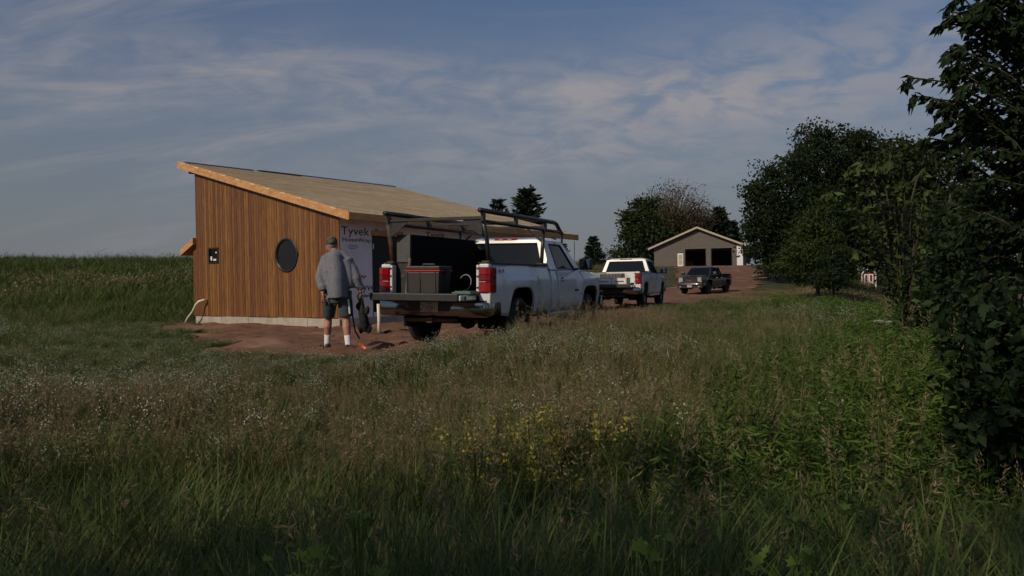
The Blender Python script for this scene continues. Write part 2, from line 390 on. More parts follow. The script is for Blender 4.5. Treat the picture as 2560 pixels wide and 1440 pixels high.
# ------------------------------------------------------------------ the timber house
HY = R(35.0); S_ = Vector((math.sin(HY), math.cos(HY), 0)); G_ = Vector((-math.cos(HY), math.sin(HY), 0)); Z_ = Vector((0, 0, 1))
HN = Vector((-4.07, 19.0, -.81)); HW, HR, HM, HL = 5.72, 2.43, .272, 9.75
house = thing('timber_house', 'small unfinished house with brown vertical board siding and tan shed roof', 'house', (HN.x, HN.y, HN.z))
def hp(g, s, z): return G_*g+S_*s+Z_*z          # house-local point: g to the left along the gable, s back along the side
def gable_gz(px, py):
    p = hit(px, py, HN, S_)-HN; return p.dot(G_), p.z
def side_sz(px, py):
    p = hit(px, py, HN, G_)-HN; return p.dot(S_), p.z
# gable boards, one by one (cut round the windows)
nb = 56; bw = HW/nb
cg, cz = gable_gz(718.5, 638); WR = .425
sg, szz = gable_gz(536, 639); SW = .215
br = random.Random(3)
for i in range(nb):
    g0 = i*bw+.004; g1 = (i+1)*bw-.004; pr = .020+br.uniform(0, .007)
    def board(z0a, z0b, z1a, z1b):
        b = MB(); b.prism([hp(g0, 0, z0a), hp(g1, 0, z0b), hp(g1, 0, z1b), hp(g0, 0, z1a)], -S_*pr)
        b.obj('siding_board', 'siding', house)
    t0, t1 = HR+HM*g0, HR+HM*g1
    if g1 > cg-WR and g0 < cg+WR:
        ha = math.sqrt(max(0, WR**2-(g0-cg)**2)); hb = math.sqrt(max(0, WR**2-(g1-cg)**2))
        board(0, 0, cz-ha, cz-hb); board(cz+ha, cz+hb, t0, t1)
    elif g0 > sg-SW-.06 and g1 < sg+SW+.06:
        board(0, 0, szz-SW, szz-SW); board(szz+SW, szz+SW, t0, t1)
    else: board(0, 0, t0, t1)
# backing wall and hidden walls
b = MB()
b.prism([hp(0.02, .002, 0), hp(HW-.02, .002, 0), hp(HW-.02, .002, HR+HM*HW-.02), hp(.02, .002, HR-.02)], S_*.02)
b.obj('wall_backing', 'darkin', house)
b = MB(); b.obox(hp(HW, 0, 0), G_*-.12, S_*HL, Z_*(HR+HM*HW-.03)); b.obj('back_wall', 'siding', house)
b = MB(); b.prism([hp(0.13, HL-.12, 0), hp(HW-.13, HL-.12, 0), hp(HW-.13, HL-.12, HR+HM*HW-.06), hp(.13, HL-.12, HR-.03)], S_*.12); b.obj('far_wall', 'wrap', house)
b = MB(); b.obox(hp(.13, .03, 0.0), G_*(HW-.26), S_*(HL-.17), Z_*.03); b.obj('floor_slab', 'concrete', house)
b = MB(); b.obox(hp(-.012, -.024, 0), G_*.09, S_*.02, Z_*(HR+.02)); b.obj('corner_board', 'siding', house)
# round window
b = MB()
ring = []
for rr, dd in ((WR, .0), (WR+.005, -.045), (WR-.035, -.05), (WR-.05, -.02), (WR-.05, .0)):
    ring.append([hp(cg+rr*math.cos(2*math.pi*k/40), dd, cz+rr*math.sin(2*math.pi*k/40)) for k in range(40)])
b.loft(ring, cap=False); rw = b.obj('round_window', 'blackframe', house, smooth=True); rw['label'] = 'round dark porthole window with black frame'
b = MB(); b.prism([hp(cg+(WR-.048)*math.cos(2*math.pi*k/40), -.012, cz+(WR-.048)*math.sin(2*math.pi*k/40)) for k in range(40)], S_*.008); b.obj('pane', 'porthole', rw)
# small square window
b = MB(); t = .035
for (ga, gb, za, zb_) in ((-SW, SW, -SW, -SW+t), (-SW, SW, SW-t, SW), (-SW, -SW+t, -SW+t, SW-t), (SW-t, SW, -SW+t, SW-t)):
    b.obox(hp(sg+ga, -.045, szz+za), G_*(gb-ga), S_*.05, Z_*(zb_-za))
sw = b.obj('square_window', 'blackframe', house)
b = MB(); b.obox(hp(sg-SW+t, -.012, szz-SW+t), G_*(2*SW-2*t), S_*.008, Z_*(2*SW-2*t)); b.obj('pane', 'glass', sw)
for ga, za, w_, h_ in ((.08, -.13, .075, .11), (-.10, -.14, .13, .05), (-.13, .06, .06, .04)):
    b = MB(); b.obox(hp(sg+ga, -.0165, szz+za), G_*w_, S_*.003, Z_*h_); b.obj('paper_sticker', 'white', sw)
# foundation
b = MB()
for k in range(5):
    b2 = MB(); b2.obox(hp(HW/5*k+.004, -.05, -.42), G_*(HW/5-.008+(.05 if k == 4 else 0)), S_*.3, Z_*(.40+.008*(k % 2))); b2.obj('foundation_block', 'concrete', house, bevel=.008, seg=1)
for k in range(6):
    b2 = MB(); b2.obox(hp(-.045, .26+k*(HL-.3)/6, -.42), G_*.3, S_*((HL-.3)/6-.008), Z_*.40); b2.obj('foundation_block', 'concrete', house, bevel=.008, seg=1)
# side wall with house wrap and openings
d0, dz1 = side_sz(929, 586); d1, _ = side_sz(1006, 600); _, dz0 = side_sz(929, 778)
d1 = max(d1, d0+.95); dz0 = .06
w0, w1 = d1+2.2, d1+3.9
wt = HR-.01
def panel(s0, s1, z0, z1, dg=0.0):
    b = MB(); b.obox(hp(.10, s0, z0), G_*-(.10+dg), S_*(s1-s0), Z_*(z1-z0)); return b.obj('house_wrap_panel', 'wrap', house)
panel(.003, d0, -.06, wt); panel(d0+.001, d1, dz1+.10, wt, .001); panel(d1+.001, w0, 0, wt, .001)
panel(w0+.001, w1, 1.9, wt); panel(w0+.001, w1, 0, .7); panel(w1+.001, HL, 0, wt, .001)
b = MB(); b.obox(hp(.11, d0-.02, dz1-.03), G_*-.125, S_*(d1-d0+.04), Z_*.125); b.obj('door_header', 'newwood', house)
for sx_ in (d0, d1-.05):
    b = MB(); b.obox(hp(.108, sx_, .0), G_*-.09, S_*.05, Z_*(dz1-.032)); b.obj('door_jamb', 'blackframe', house)
b = MB(); b.obox(hp(.10, d0+.052, .03), G_*-.012, S_*(d1-d0-.104), Z_*(dz1-.08)); dg_ = b.obj('glass_door', 'glass', house)
p0 = side_sz(934, 612)
b = MB(); b.obox(hp(.082, p0[0]+.02, p0[1]-.1), G_*-.003, S_*.07, Z_*.13); b.obj('paper_sticker', 'white', dg_)
b = MB(); b.obox(hp(.08, d0+.06, .62), G_*-.02, S_*(d1-d0-.12), Z_*.05); b.obj('door_rail', 'blackframe', dg_)
b = MB(); b.obox(hp(.07, w0, .7), G_*-.012, S_*(w1-w0), Z_*1.2); b.obj('side_window', 'glass', house)
b = MB(); b.prism([hp(-.006, d0+.02, -.06), hp(-.03, d0+.55, -.10), hp(-.02, d0+.6, .03), hp(-.006, d0+.02, .10)], G_*.004); b.obj('wrap_flap', 'wrap', house)
# printing on the wrap
def wraptext(s, px, py, hpx, sx=1.0, m='ink'):
    a = side_sz(px, py); a2 = side_sz(px, py-hpx); hh = (a2[1]-a[1])
    o = hp(-.0065, a[0], a[1])
    return text('wrap_lettering', s, hh*1.38, frame(o, S_, Z_), m, house, .002, sx)
wraptext('Tyvek', 852, 586, 22, 1.32); wraptext('HomeWrap', 855, 603, 11, 1.35)
wraptext('Tyvek', 934, 583, 11, 1.9); wraptext('Tyvek', 1064, 592, 13, 1.7)
wraptext('Tyvek', 893, 727, 20, 1.15); wraptext('HomeWrap', 897, 744, 10.5, .92)
for (xa, xb, y) in ((872, 893, 613), (868, 896, 617.5), (872, 890, 622)):
    a = side_sz(xa, y); c_ = side_sz(xb, y); b = MB(); b.obox(hp(-.0045, a[0], a[1]), G_*-.003, S_*(c_[0]-a[0]), Z_*.012); b.obj('wrap_fine_print', 'ink', house)
for k, (xa, y) in enumerate(((902, 692), (906, 696), (910, 693))):
    a = side_sz(xa, y); b = MB(); b.obox(hp(-.0045, a[0], a[1]), G_*-.003, S_*.07, Z_*.035); b.obj('wrap_red_mark', 'redink', house)
# roof: slab, boards, fascia
OV, E1, E2, RT = .14, .48, .57, .20
rA = hp(HW+E2, -OV, HR+HM*(HW+E2)); rB = hp(-E1, -OV, HR-HM*E1)
dB = (HN+rB).y; cY = dB+(HL+.25)*S_.y
rC = at(1445, 601, cY)-HN; rD = at(992, 480, (HN+rA).y+(HL+.05)*S_.y)-HN
b = MB(); up = Z_*RT
b.add([rA, rB, rC, rD, rA+up*.8, rB+up*.8, rC+up*.8, rD+up*.8], [(3, 2, 1, 0), (4, 5, 6, 7), (0, 1, 5, 4), (1, 2, 6, 5), (2, 3, 7, 6), (3, 0, 4, 7)])
roof = b.obj('roof', 'newwood', house)
nr = 34
for i in range(nr):
    t0, t1 = i/nr, (i+1)/nr-.0012
    a0 = rB.lerp(rA, t0); a1 = rB.lerp(rA, t1); c0 = rC.lerp(rD, t0); c1 = rC.lerp(rD, t1)
    ez = -S_*(.03+.012*(i % 3)); fz = S_*(.02*((i*7) % 5)/4)
    lo_, hi_ = up*.81, up*.81
    thk = Z_*.028; tip = Z_*.010
    cuts = [0]+sorted(min(.96, max(.04, (k+((i*.37) % 1))/3.2)) for k in range(3))+[1]
    for u0, u1 in zip(cuts, cuts[1:]):
        if u1-u0 < .02: continue
        u1 -= .0012
        A0, A1, C0, C1 = (a0+ez).lerp(c0+fz, u0), (a1+ez).lerp(c1+fz, u0), (a0+ez).lerp(c0+fz, u1), (a1+ez).lerp(c1+fz, u1)
        b = MB()
        b.add([A0+lo_, A1+hi_, C1+hi_, C0+lo_, A0+lo_+thk, A1+hi_+tip, C1+hi_+tip, C0+lo_+thk], [(0, 1, 2, 3), (7, 6, 5, 4), (0, 4, 5, 1), (1, 5, 6, 2), (2, 6, 7, 3), (3, 7, 4, 0)])
        b.obj('roof_board', 'roofboard', roof)
# raised capping strips at the high edge
for (f0, f1) in ((.02, .27), (.29, .47), (.30, .98)):
    p0_ = rA.lerp(rD, f0)+up*.86+Z_*(.012 if f0 < .3 else .03); p1_ = rA.lerp(rD, f1)+up*.86+Z_*(.012 if f0 < .3 else .03)
    b = MB(); b.obox(p0_, p1_-p0_, (rB-rA).normalized()*.16, Z_*.022); b.obj('ridge_strip', 'black', roof)
b = MB(); b.prism([rA, rB, rB+up, rA+up], -S_*.045); rk = b.obj('rake_fascia', 'newwood', house); rk['label'] = 'bright new lumber rake board'
ed = (rC-rB); b = MB(); b.obox(rB-S_*.043+Z_*.01, ed, -G_*.04, up*.86); b.obj('eave_fascia', 'newwood', house)
b = MB(); b.prism([rD, rC, rC+up*.85, rD+up*.85], S_*.04); b.obj('rake_fascia', 'newwood', house)
b = MB(); b.obox(hp(HW+.02, -.05, HR+HM*HW-.02), G_*.22, S_*.5, Z_*.06); b.obj('outrigger', 'bark', house)
# low lean-to on the far-left corner
q0 = gable_gz(490, 597)[1]; q1 = gable_gz(449, 631)[1]
b = MB(); b.obox(hp(HW+.01, .03, 0), G_*.19, S_*4, Z_*(q0-.28)); lt = b.obj('lean_to_wall', 'siding', house)
for k in range(2):
    b = MB(); b.obox(hp(HW+.015+k*.095, .012, .0), G_*.088, S_*.016, Z_*(q0-.30)); b.obj('siding_board', 'siding', lt)
b = MB(); b.prism([hp(HW+.005, -.12, q0-.16), hp(HW+.005, -.12, q0+.02), hp(HW+.60, -.12, q1+.06), hp(HW+.60, -.12, q1-.10)], S_*4.3); b.obj('lean_to_roof', 'newwood', house)
b = MB(); b.obox(hp(HW+.20, .03, 1.02), G_*.28, S_*.02, Z_*.02); b.obj('faucet_pipe', 'black', house)

# ------------------------------------------------------------------ pickups
def arch(y, ya, w=.50, top=.96, zb=.28, e=4.2):
    d = abs(y-ya)/w
    return zb+(top-zb)*(1-d**e)**(1/e) if d < 1 else 0
def pickup(name, label, loc, rot, paint, bed=2.48, cab=1.72, doors=1, tailgate='down', liner='liner', front='plain', badge=None, plate='', group=None):
    T = thing(name, label, 'pickup', loc, rot, group)
    yb0, yb1 = .10, .10+bed; yc0 = yb1+.035; yd0 = yc0
    yw = yc0+cab                                   # foot of the windscreen
    yf = yw+1.38                                   # nose
    ar = min(1.27, .10+bed*.47); af = yw+.34
    sill = .50; zrail = 1.33; zbelt = 1.27
    def xo(y, z):
        x = .985-.085*max(0, (z-1.02)/.33)**1.6-.012*float(sstep(1.10, 1.17, z))-.055*max(0, (.85-z)/.4)**1.6
        x += .022*math.exp(-((z-1.03)/.05)**2)*0
        if y > yf-.9: x -= .14*((y-(yf-.9))/.9)**2.2
        for a in (ar, af):                          # swelling round the wheel openings
            dd = max(abs(y-a)/.66, (z-.28)/.84)
            if dd < 1.08: x += .034*float(sstep(1.08, .97, dd))
        return x
    def side(nm, y0, y1, zt, sgn, parent, n=None, z_lo=None):
        ysamp = set(np.round(np.linspace(y0, y1, max(3, int((y1-y0)/.055))), 4))
        for a in (ar, af):
            for d in (-.4999, -.49, -.47, -.43, -.38, .38, .43, .47, .49, .4999):
                if y0 < a+d < y1: ysamp.add(round(a+d, 4))
            for d in (-.5, .5):
                if y0 < a+d < y1: ysamp.add(round(a+d, 5))
        ysamp = sorted(ysamp); rows = 13; g = []
        for y in ysamp:
            zb = z_lo(y) if z_lo else sill
            for a in (ar, af): zb = max(zb, arch(y, a))
            z1 = zt(y); g.append([Vector((sgn*xo(y, zb+(z1-zb)*k/(rows-1)), y, zb+(z1-zb)*k/(rows-1))) for k in range(rows)])
        b = MB(); b.loft(g, close=False, cap=False)
        return b.obj(nm, paint, parent, smooth=True, solid=(.05 if sgn > 0 else .05))
    zfend = lambda y: zbelt-.03-.12*max(0, (y-yw+.1)/(yf-yw+.1))**1.5
    for sgn in (1, -1):
        bs = side('bed_side', yb0, yb1, lambda y: zrail, sgn, T, z_lo=lambda y: .50+.06*float(sstep(.9, .2, y)))
        if doors == 1: spans = [(yc0, yc0+.34, 'cab_corner'), (yc0+.352, yw-.10, 'door')]
        else: spans = [(yc0, yc0+.90, 'rear_door'), (yc0+.912, yw-.10, 'door')]
        for a, c, nm in spans:
            dsh = side(nm, a, c, lambda y: zbelt, sgn, T)
            if 'door' in nm:
                hy = a+.17; xh = xo(hy, 1.08)*sgn
                b = MB(); b.tube([(xh-.005*sgn, hy-.09, 1.07), (xh+.035*sgn, hy-.07, 1.08), (xh+.035*sgn, hy+.07, 1.08), (xh-.005*sgn, hy+.09, 1.07)], .017, 6)
                b.obj('door_handle', paint if doors == 1 else 'paint2', dsh, smooth=True)
                b = MB(); b.prism([(xh+.002*sgn, hy+.07*math.cos(k*math.pi/6), 1.085+.035*math.sin(k*math.pi/6)) for k in range(12)], Vector((.004*sgn, 0, 0))); b.obj('handle_recess', 'black', dsh)
                if nm == 'door' and badge and sgn == 1:
                    o = Vector((xo(c-.4, .86)+.012, c-.46, .86)); text('badge_lettering', badge, .062, frame(o, Vector((0, 1, 0)), Z_), 'ink', dsh, .003, 1.05)
                    b = MB(); b.box(xo(c-.2, .8)+.001, xo(c-.2, .8)+.012, c-.17, c-.12, .795, .815); b.obj('badge_plate', 'ink', dsh)
        side('front_fender', yw-.088, yf, zfend, sgn, T)
        # mirror
        my = yw-.42 if doors == 1 else yw-.30
        b = MB(); b.tube([(sgn*.90, my+.02, 1.27), (sgn*1.03, my+.03, 1.30), (sgn*1.09, my+.03, 1.33)], .026, 6); mi = b.obj('mirror', 'black', T, smooth=True)
        b = MB(); b.box(sgn*1.02 if sgn > 0 else -1.27, sgn*1.27 if sgn > 0 else -1.02, my-.02, my+.14, 1.27, 1.49); b.obj('mirror_shell', 'black' if name != 'dark_pickup' else 'chrome', mi, bevel=.035, seg=3)
        b = MB(); b.box(min(sgn*1.045, sgn*1.245), max(sgn*1.045, sgn*1.245), my-.026, my-.0205, 1.295, 1.465); b.obj('mirror_glass', 'mirror', mi)
        # wheel housings, wheels
        for a in (ar, af):
            wh = thing('wheel', None, None, (sgn*.83, a, .40)); wh.parent = T
            del_ = [k for k in ('label', 'category') if k in wh]
            for k in del_: del wh[k]
            b = MB(); b.lathe_x([(-.13, .25), (-.135, .34), (-.115, .385), (-.07, .40), (0, .403), (.07, .40), (.115, .385), (.135, .34), (.13, .25), (.10, .24), (-.10, .24)], (0, 0, 0), 36)
            b.obj('tyre', 'tyre', wh, smooth=True)
            b = MB(); b.lathe_x([(-.1*sgn, .245), (.07*sgn, .245), (.095*sgn, .235), (.085*sgn, .215), (.03*sgn, .19), (.025*sgn, .08), (.06*sgn, .07), (.065*sgn, .0)], (0, 0, 0), 24)
            rim = b.obj('rim', 'rim', wh, smooth=True)
            for k in range(6):
                an = k*math.pi/3; b = MB()
                c_, s2 = math.cos(an), math.sin(an); u_, v_ = Vector((0, c_, s2)), Vector((0, -s2, c_))
                b.obox(Vector((sgn*.032, 0, 0))+u_*.07-v_*.032, u_*.15, v_*.064, Vector((sgn*.04, 0, 0))); b.obj('spoke', 'rim', rim, bevel=.008, seg=1)
            g = []
            for k in range(17):                          # dark liner over each wheel
                an = math.pi*k/16; yy = -math.cos(an)*.53; z_ = .30+math.sin(an)**.6*.63
                g.append([Vector((sgn*.93, a+yy, z_)), Vector((sgn*.45, a+yy, z_))])
            b = MB(); b.loft(g, close=False, cap=False); b.obj('wheel_housing', 'liner', T)
        # tail lamp wrapped round the corner
        lp = [(.81, yb0-.008), (.92, yb0-.014), (.975, yb0-.002), (.995, yb0+.05), (.988, yb0+.19)]
        def lamp(z0, z1, off, m, nm, par, s0=0, s1=5):
            rings = []
            for (x, y) in lp[s0:s1]:
                xa = xo(max(y, .12), 1.08)-.985+x
                ox, oy = (off*.3, -off) if y < yb0-.005 else (off, -off*.5)
                rings.append([Vector((sgn*(xa+ox), y+oy, z)) for z in (z0, z1)]+[Vector((sgn*(xa-.04), y+.04, z)) for z in (z1, z0)])
            b = MB(); b.loft(rings); return b.obj(nm, m, par, bevel=.004, seg=1)
        tl = lamp(.885, 1.275, .006, 'black', 'tail_lamp', T)
        lamp(1.165, 1.262, .016, 'red', 'red_lens', tl, 0, 5); lamp(1.075, 1.16, .014, 'darkred', 'red_lens', tl, 0, 5)
        lamp(1.038, 1.072, .0145, 'darkred', 'red_lens', tl, 0, 5); lamp(1.046, 1.062, .017, 'clear', 'reversing_lens', tl, 0, 2)
        lamp(.90, 1.035, .016, 'red', 'red_lens', tl, 0, 5)
        # corner post behind lamp
        b = MB(); b.box(min(sgn*.79, sgn*.955), max(sgn*.79, sgn*.955), yb0-.002, yb0+.10, .76, zrail-.004); b.obj('bed_corner_post', paint, T, bevel=.02)
        b = MB(); b.box(min(sgn*.745, sgn*.789), max(sgn*.745, sgn*.789), yb0-.004, yb0+.12, .84, zrail-.02); b.obj('tailgate_jamb', paint, T, bevel=.012)
        for zj in (.95, 1.12, 1.24):
            b = MB(); b.box(min(sgn*.755, sgn*.785), max(sgn*.755, sgn*.785), yb0-.008, yb0-.003, zj, zj+.03); b.obj('jamb_striker', 'black', T)
        # rail cap
        b = MB(); b.box(min(sgn*.76, sgn*.925), max(sgn*.76, sgn*.925), yb0+.02, yb1, zrail-.002, zrail+.022); b.obj('rail_cap', 'black', T, bevel=.008, seg=1)
        b = MB(); b.box(min(sgn*.765, sgn*.785), max(sgn*.765, sgn*.785), yb0+.05, yb1, .80, zrail-.003); b.obj('bed_inner_wall', liner, T)
    b = MB(); b.box(-.78, .78, yb0-.02, yb1, .76, .80)
    bedf = b.obj('bed_floor', liner, T)
    for k in range(11):
        b = MB(); x = -.70+k*.14; b.box(x-.03, x+.03, yb0, yb1-.03, .8005, .812); b.obj('bed_rib', liner, bedf)
    b = MB(); b.box(-.764, .764, yb1-.03, yb1-.001, .801, zrail+.01); b.obj('bed_bulkhead', liner if liner == 'liner' else paint, T, bevel=.01)
    # tailgate
    tg = thing('tailgate', None, None, (0, 0, 0)); tg.parent = T
    for k in ('label', 'category'):
        if k in tg: del tg[k]
    if tailgate == 'down':
        b = MB(); b.box(-.765, .765, -.44, .075, .775, .855); b.obj('tailgate_shell', paint, tg, bevel=.015)
        b = MB(); b.box(-.74, .74, -.425, .06, .856, .864); b.obj('tailgate_liner', 'liner', tg)
        b = MB(); b.box(-.785, .735, -.475, -.441, .765, .885); b.obj('tailgate_cap', 'black', tg, bevel=.018, seg=3)
        for sgn in (1, -1):
            b = MB(); b.lathe_x([(-.004*sgn, .0), (-.004*sgn, .03), (.004*sgn, .026), (.004*sgn, 0)], (sgn*.768, -.29, .815), 12); b.obj('tailgate_latch', 'black', tg)
    else:
        b = MB(); b.box(-.765, .765, .055, .12, .80, zrail-.01); b.obj('tailgate_shell', paint, tg, bevel=.02)
    # rear bumper
    bp = []
    path = [(-.99, .46), (-.985, .16), (-.955, .06), (-.88, .012), (-.5, -.012), (0, -.016), (.5, -.012), (.88, .012), (.955, .06), (.985, .16), (.99, .46)]
    prof = [(.07, .735), (.012, .745), (0, .73), (-.004, .56), (.035, .515), (.12, .51)]
    rings = []
    for (x, y) in path:
        n = Vector((-x*.9 if abs(x) > .9 else 0, 1 if abs(x) < .95 else .35, 0)).normalized()
        rings.append([Vector((x, y, 0))+n*o_+Z_*z for o_, z in prof])
    b = MB(); b.loft(rings, close=False, cap=False); bump = b.obj('rear_bumper', 'chrome', T, smooth=True, solid=.012, bevel=0)
    b = MB(); b.box(-.80, .80, .012, .10, .742, .765); b.obj('bumper_step', 'black', bump, bevel=.006, seg=1)
    b = MB(); b.prism([(-.34, -.024, .60), (.34, -.024, .60), (.40, -.024, .738), (-.40, -.024, .738)], Vector((0, .03, 0))); b.obj('plate_recess', 'black', bump)
    if plate:
        b = MB(); b.box(-.155, .155, -.032, -.0255, .592, .738); pl = b.obj('number_plate', 'plate', bump)
        text('plate_lettering', plate, .108, frame(Vector((-.125, -.033, .622)), Vector((1, 0, 0)), Z_), 'ink', pl, .001, .72)
        for (x0, x1, z0, z1, m) in ((-.06, .06, .718, .728, 'ink'), (.118, .146, .605, .65, 'yellowtag'), (-.147, -.128, .60, .645, 'ink'), (-.147, -.13, .69, .72, 'ink'), (-.06, .06, .600, .608, 'ink')):
            b = MB(); b.box(x0, x1, -.0345, -.0325, z0, z1); b.obj('plate_sticker', m, pl)
    b = MB(); b.box(-.05, .05, -.02, .2, .42, .50); b.obj('hitch_receiver', 'rust', T, bevel=.008)
    b = MB(); b.tube([(-.45, .05, .46), (.45, .05, .46)], .03, 8); b.obj('hitch_bar', 'rust', T, smooth=True)
    # underbody
    b = MB(); b.box(-.62, .62, .35, yf-.35, .42, .74); b.obj('underbody', 'liner', T)
    b = MB(); b.tube([(-.72, ar, .40), (.72, ar, .40)], .055, 8); b.obj('rear_axle', 'rust', T, smooth=True)
    b = MB(); b.lathe_x([(-.13, .03), (-.09, .12), (0, .15), (.09, .12), (.13, .03)], (0, ar, .40), 14); b.obj('differential', 'rust', T, smooth=True)
    b = MB(); b.tube([(.48, .9, .46), (.50, .5, .46), (.62, .35, .43)], .035, 8); b.obj('tailpipe', 'rust', T, smooth=True)
    b = MB(); b.tube([(.5, ar+.5, .5), (.48, ar-.3, .45)], .05, 8); b.obj('leaf_spring', 'rust', T)
    # cab
    b = MB(); b.box(-.90, .90, yc0+.01, yw-.02, .50, zbelt-.02); b.obj('cab_floor', 'liner', T)
    b = MB(); b.box(-.94, .94, yc0, yc0+.03, .70, zbelt); b.obj('cab_back', paint, T)
    for sgn in (1, -1):
        b = MB(); b.box(min(sgn*.80, sgn*.945), max(sgn*.80, sgn*.945), yb1+.05, yw-.1, .41, .50); b.obj('rocker', paint, T, bevel=.02)
    rt0, rt1 = yc0+.16, yw-.62
    base = [Vector((-.935, yc0, zbelt)), Vector((.935, yc0, zbelt)), Vector((.915, yw, zbelt-.02)), Vector((-.915, yw, zbelt-.02))]
    top = [Vector((-.74, rt0, 1.795)), Vector((.74, rt0, 1.795)), Vector((.725, rt1, 1.80)), Vector((-.725, rt1, 1.80))]
    crown = [Vector((-.60, rt0+.10, 1.862)), Vector((.60, rt0+.10, 1.862)), Vector((.58, rt1-.14, 1.865)), Vector((-.58, rt1-.14, 1.865))]
    # pillars + roof as a frame round the window openings
    b = MB(); b.loft([top, crown], cap=False); b.add(crown, [(0, 1, 2, 3)]); b.add([Vector((p.x*.99, p.y, p.z-.035)) for p in top], [(3, 2, 1, 0)])
    b.loft([[Vector((p.x*.99, p.y, p.z-.035)) for p in top], top], cap=False)
    rf = b.obj('cab_roof', paint, T, smooth=True, bevel=.03, seg=3, weld=True)
    def bil(q, u, v): return q[0].lerp(q[1], u).lerp(q[3].lerp(q[2], u), v)
    def window(q, wins, nm, m=paint):
        # q: quad corners bottom-left, bottom-right, top-right, top-left seen from outside
        nrm = (q[1]-q[0]).cross(q[3]-q[0]).normalized()
        us = sorted({0, 1, *[w[0] for w in wins], *[w[1] for w in wins]})
        vs = sorted({0, 1, *[w[2] for w in wins], *[w[3] for w in wins]})
        b = MB()
        for i in range(len(us)-1):
            for j in range(len(vs)-1):
                um, vm = (us[i]+us[i+1])/2, (vs[j]+vs[j+1])/2
                if any(w[0] < um < w[1] and w[2] < vm < w[3] for w in wins): continue
                b.add([bil(q, us[i], vs[j]), bil(q, us[i+1], vs[j]), bil(q, us[i+1], vs[j+1]), bil(q, us[i], vs[j+1])], [(0, 1, 2, 3)])
        fr = b.obj(nm, m, T, weld=True)
        sm = fr.modifiers.new('s', 'SOLIDIFY'); sm.thickness = .03; sm.offset = -1
        for w in wins:
            pts = []
            cs = [(w[0], w[2]), (w[1], w[2]), (w[1], w[3]), (w[0], w[3])]
            for k in range(4):                      # rounded corners
                c = Vector(cs[k]); p_, n_ = Vector(cs[k-1]), Vector(cs[(k+1) % 4])
                for t_ in (.10, .03): pts.append(c.lerp(p_, t_))
                for t_ in (.03, .10): pts.append(c.lerp(n_, t_))
            b = MB(); b.prism([bil(q, w[0]-.012 if False else p.x, p.y)-nrm*.010 for p in pts], nrm*-.005)
            b.obj('window_glass', 'glass', fr)
            # rubber seal
            seal = [bil(q, p.x, p.y)+nrm*.002 for p in pts]
            b = MB(); b.tube(seal+[seal[0]], .011, 5); b.obj('window_seal', 'black', fr)
        return fr
    window([base[0], base[1], top[1], top[0]], [(.075, .925, .10, .90)], 'rear_pillars')
    window([base[2], base[3], top[3], top[2]], [(.05, .95, .06, .94)], 'windscreen_frame')
    if doors == 1: ws = [(.22, .80, .04, .88)]
    else: ws = [(.17, .47, .04, .88), (.50, .84, .04, .88)]
    window([base[1], base[2], top[2], top[1]], ws, 'door_window_frame')
    window([base[3], base[0], top[0], top[3]], [(1-w[1], 1-w[0], w[2], w[3]) for w in ws], 'door_window_frame')
    b = MB(); b.box(-.22, .22, rt0-.030, rt0+.03, 1.785, 1.838); ch = b.obj('high_brake_lamp', 'red', rf, bevel=.008)
    for sgn in (1, -1):
        b = MB(); b.box(min(sgn*.05, sgn*.13), max(sgn*.05, sgn*.13), rt0-.036, rt0-.0305, 1.80, 1.824); b.obj('cargo_lens', 'clear', ch)
    for sgn in (-1, 1):
        b = MB(); b.box(min(sgn*.18, sgn*.66), max(sgn*.18, sgn*.66), yw-.95 if doors == 1 else yw-.9, yw-.80 if doors == 1 else yw-.75, .9, 1.52); b.obj('seat_back', 'liner', T, bevel=.06, seg=3)
    b = MB(); b.box(-.86, .86, yw-.35, yw-.04, 1.0, zbelt-.03); b.obj('dashboard', 'liner', T)
    # hood
    g = []
    for k in range(9):
        t_ = k/8; y = yw-.06+(yf-.04-yw+.06)*t_; hw = (.90-.12*t_**2.2); z0 = zfend(y)+.005; cr_ = .075*(1-.3*t_)
        g.append([Vector((hw*u, y, z0+cr_*(1-abs(u)**2.6))) for u in np.linspace(-1, 1, 13)])
    b = MB(); b.loft(g, close=False, cap=False); b.obj('hood', paint, T, smooth=True, solid=-.02)
    # front
    zt = zfend(yf)
    b = MB(); b.box(-.84, .84, yf-.12, yf-.03, .62, zt+.01); b.obj('front_panel', 'black', T, bevel=.02)
    if True:
        b = MB()
        for (x0, x1, z0, z1) in ((-.50, .50, zt-.045, zt+.005), (-.50, .50, .73, .78), (-.50, -.45, .78, zt-.045), (.45, .50, .78, zt-.045)):
            b.box(x0, x1, yf-.04, yf+.012, z0, z1)
        gr = b.obj('grille', 'chrome', T, bevel=.008)
        for k in range(3):
            b = MB(); z = .82+k*.085; b.box(-.448, .448, yf-.03, yf-.008, z, z+.022); b.obj('grille_bar', 'steel' if front == 'plain' else 'black', gr)
        if front != 'plain':
            text('grille_lettering', front, .15, frame(Vector((.20, yf+.008, .855)), Vector((-1, 0, 0)), Z_), 'redink', gr, .008, 1.1)
    for sgn in (1, -1):
        b = MB(); b.box(min(sgn*.52, sgn*.83), max(sgn*.52, sgn*.83), yf-.13, yf-.012, .82, zt-.01); hl = b.obj('headlamp', 'clear', T, bevel=.03, seg=3)
        b = MB(); b.box(min(sgn*.70, sgn*.842), max(sgn*.70, sgn*.842), yf-.14, yf-.005, .79, .90); b.obj('turn_lens', 'amber', hl, bevel=.02)
        b = MB(); b.lathe_x([(-.01, 0), (-.01, .05), (.01, .05), (.01, 0)], (0, 0, 0), 12)
        fl = b.obj('fog_lamp', 'clear', T); fl.rotation_euler = (0, 0, R(90)); fl.location = (sgn*.66, yf+.10, .50)
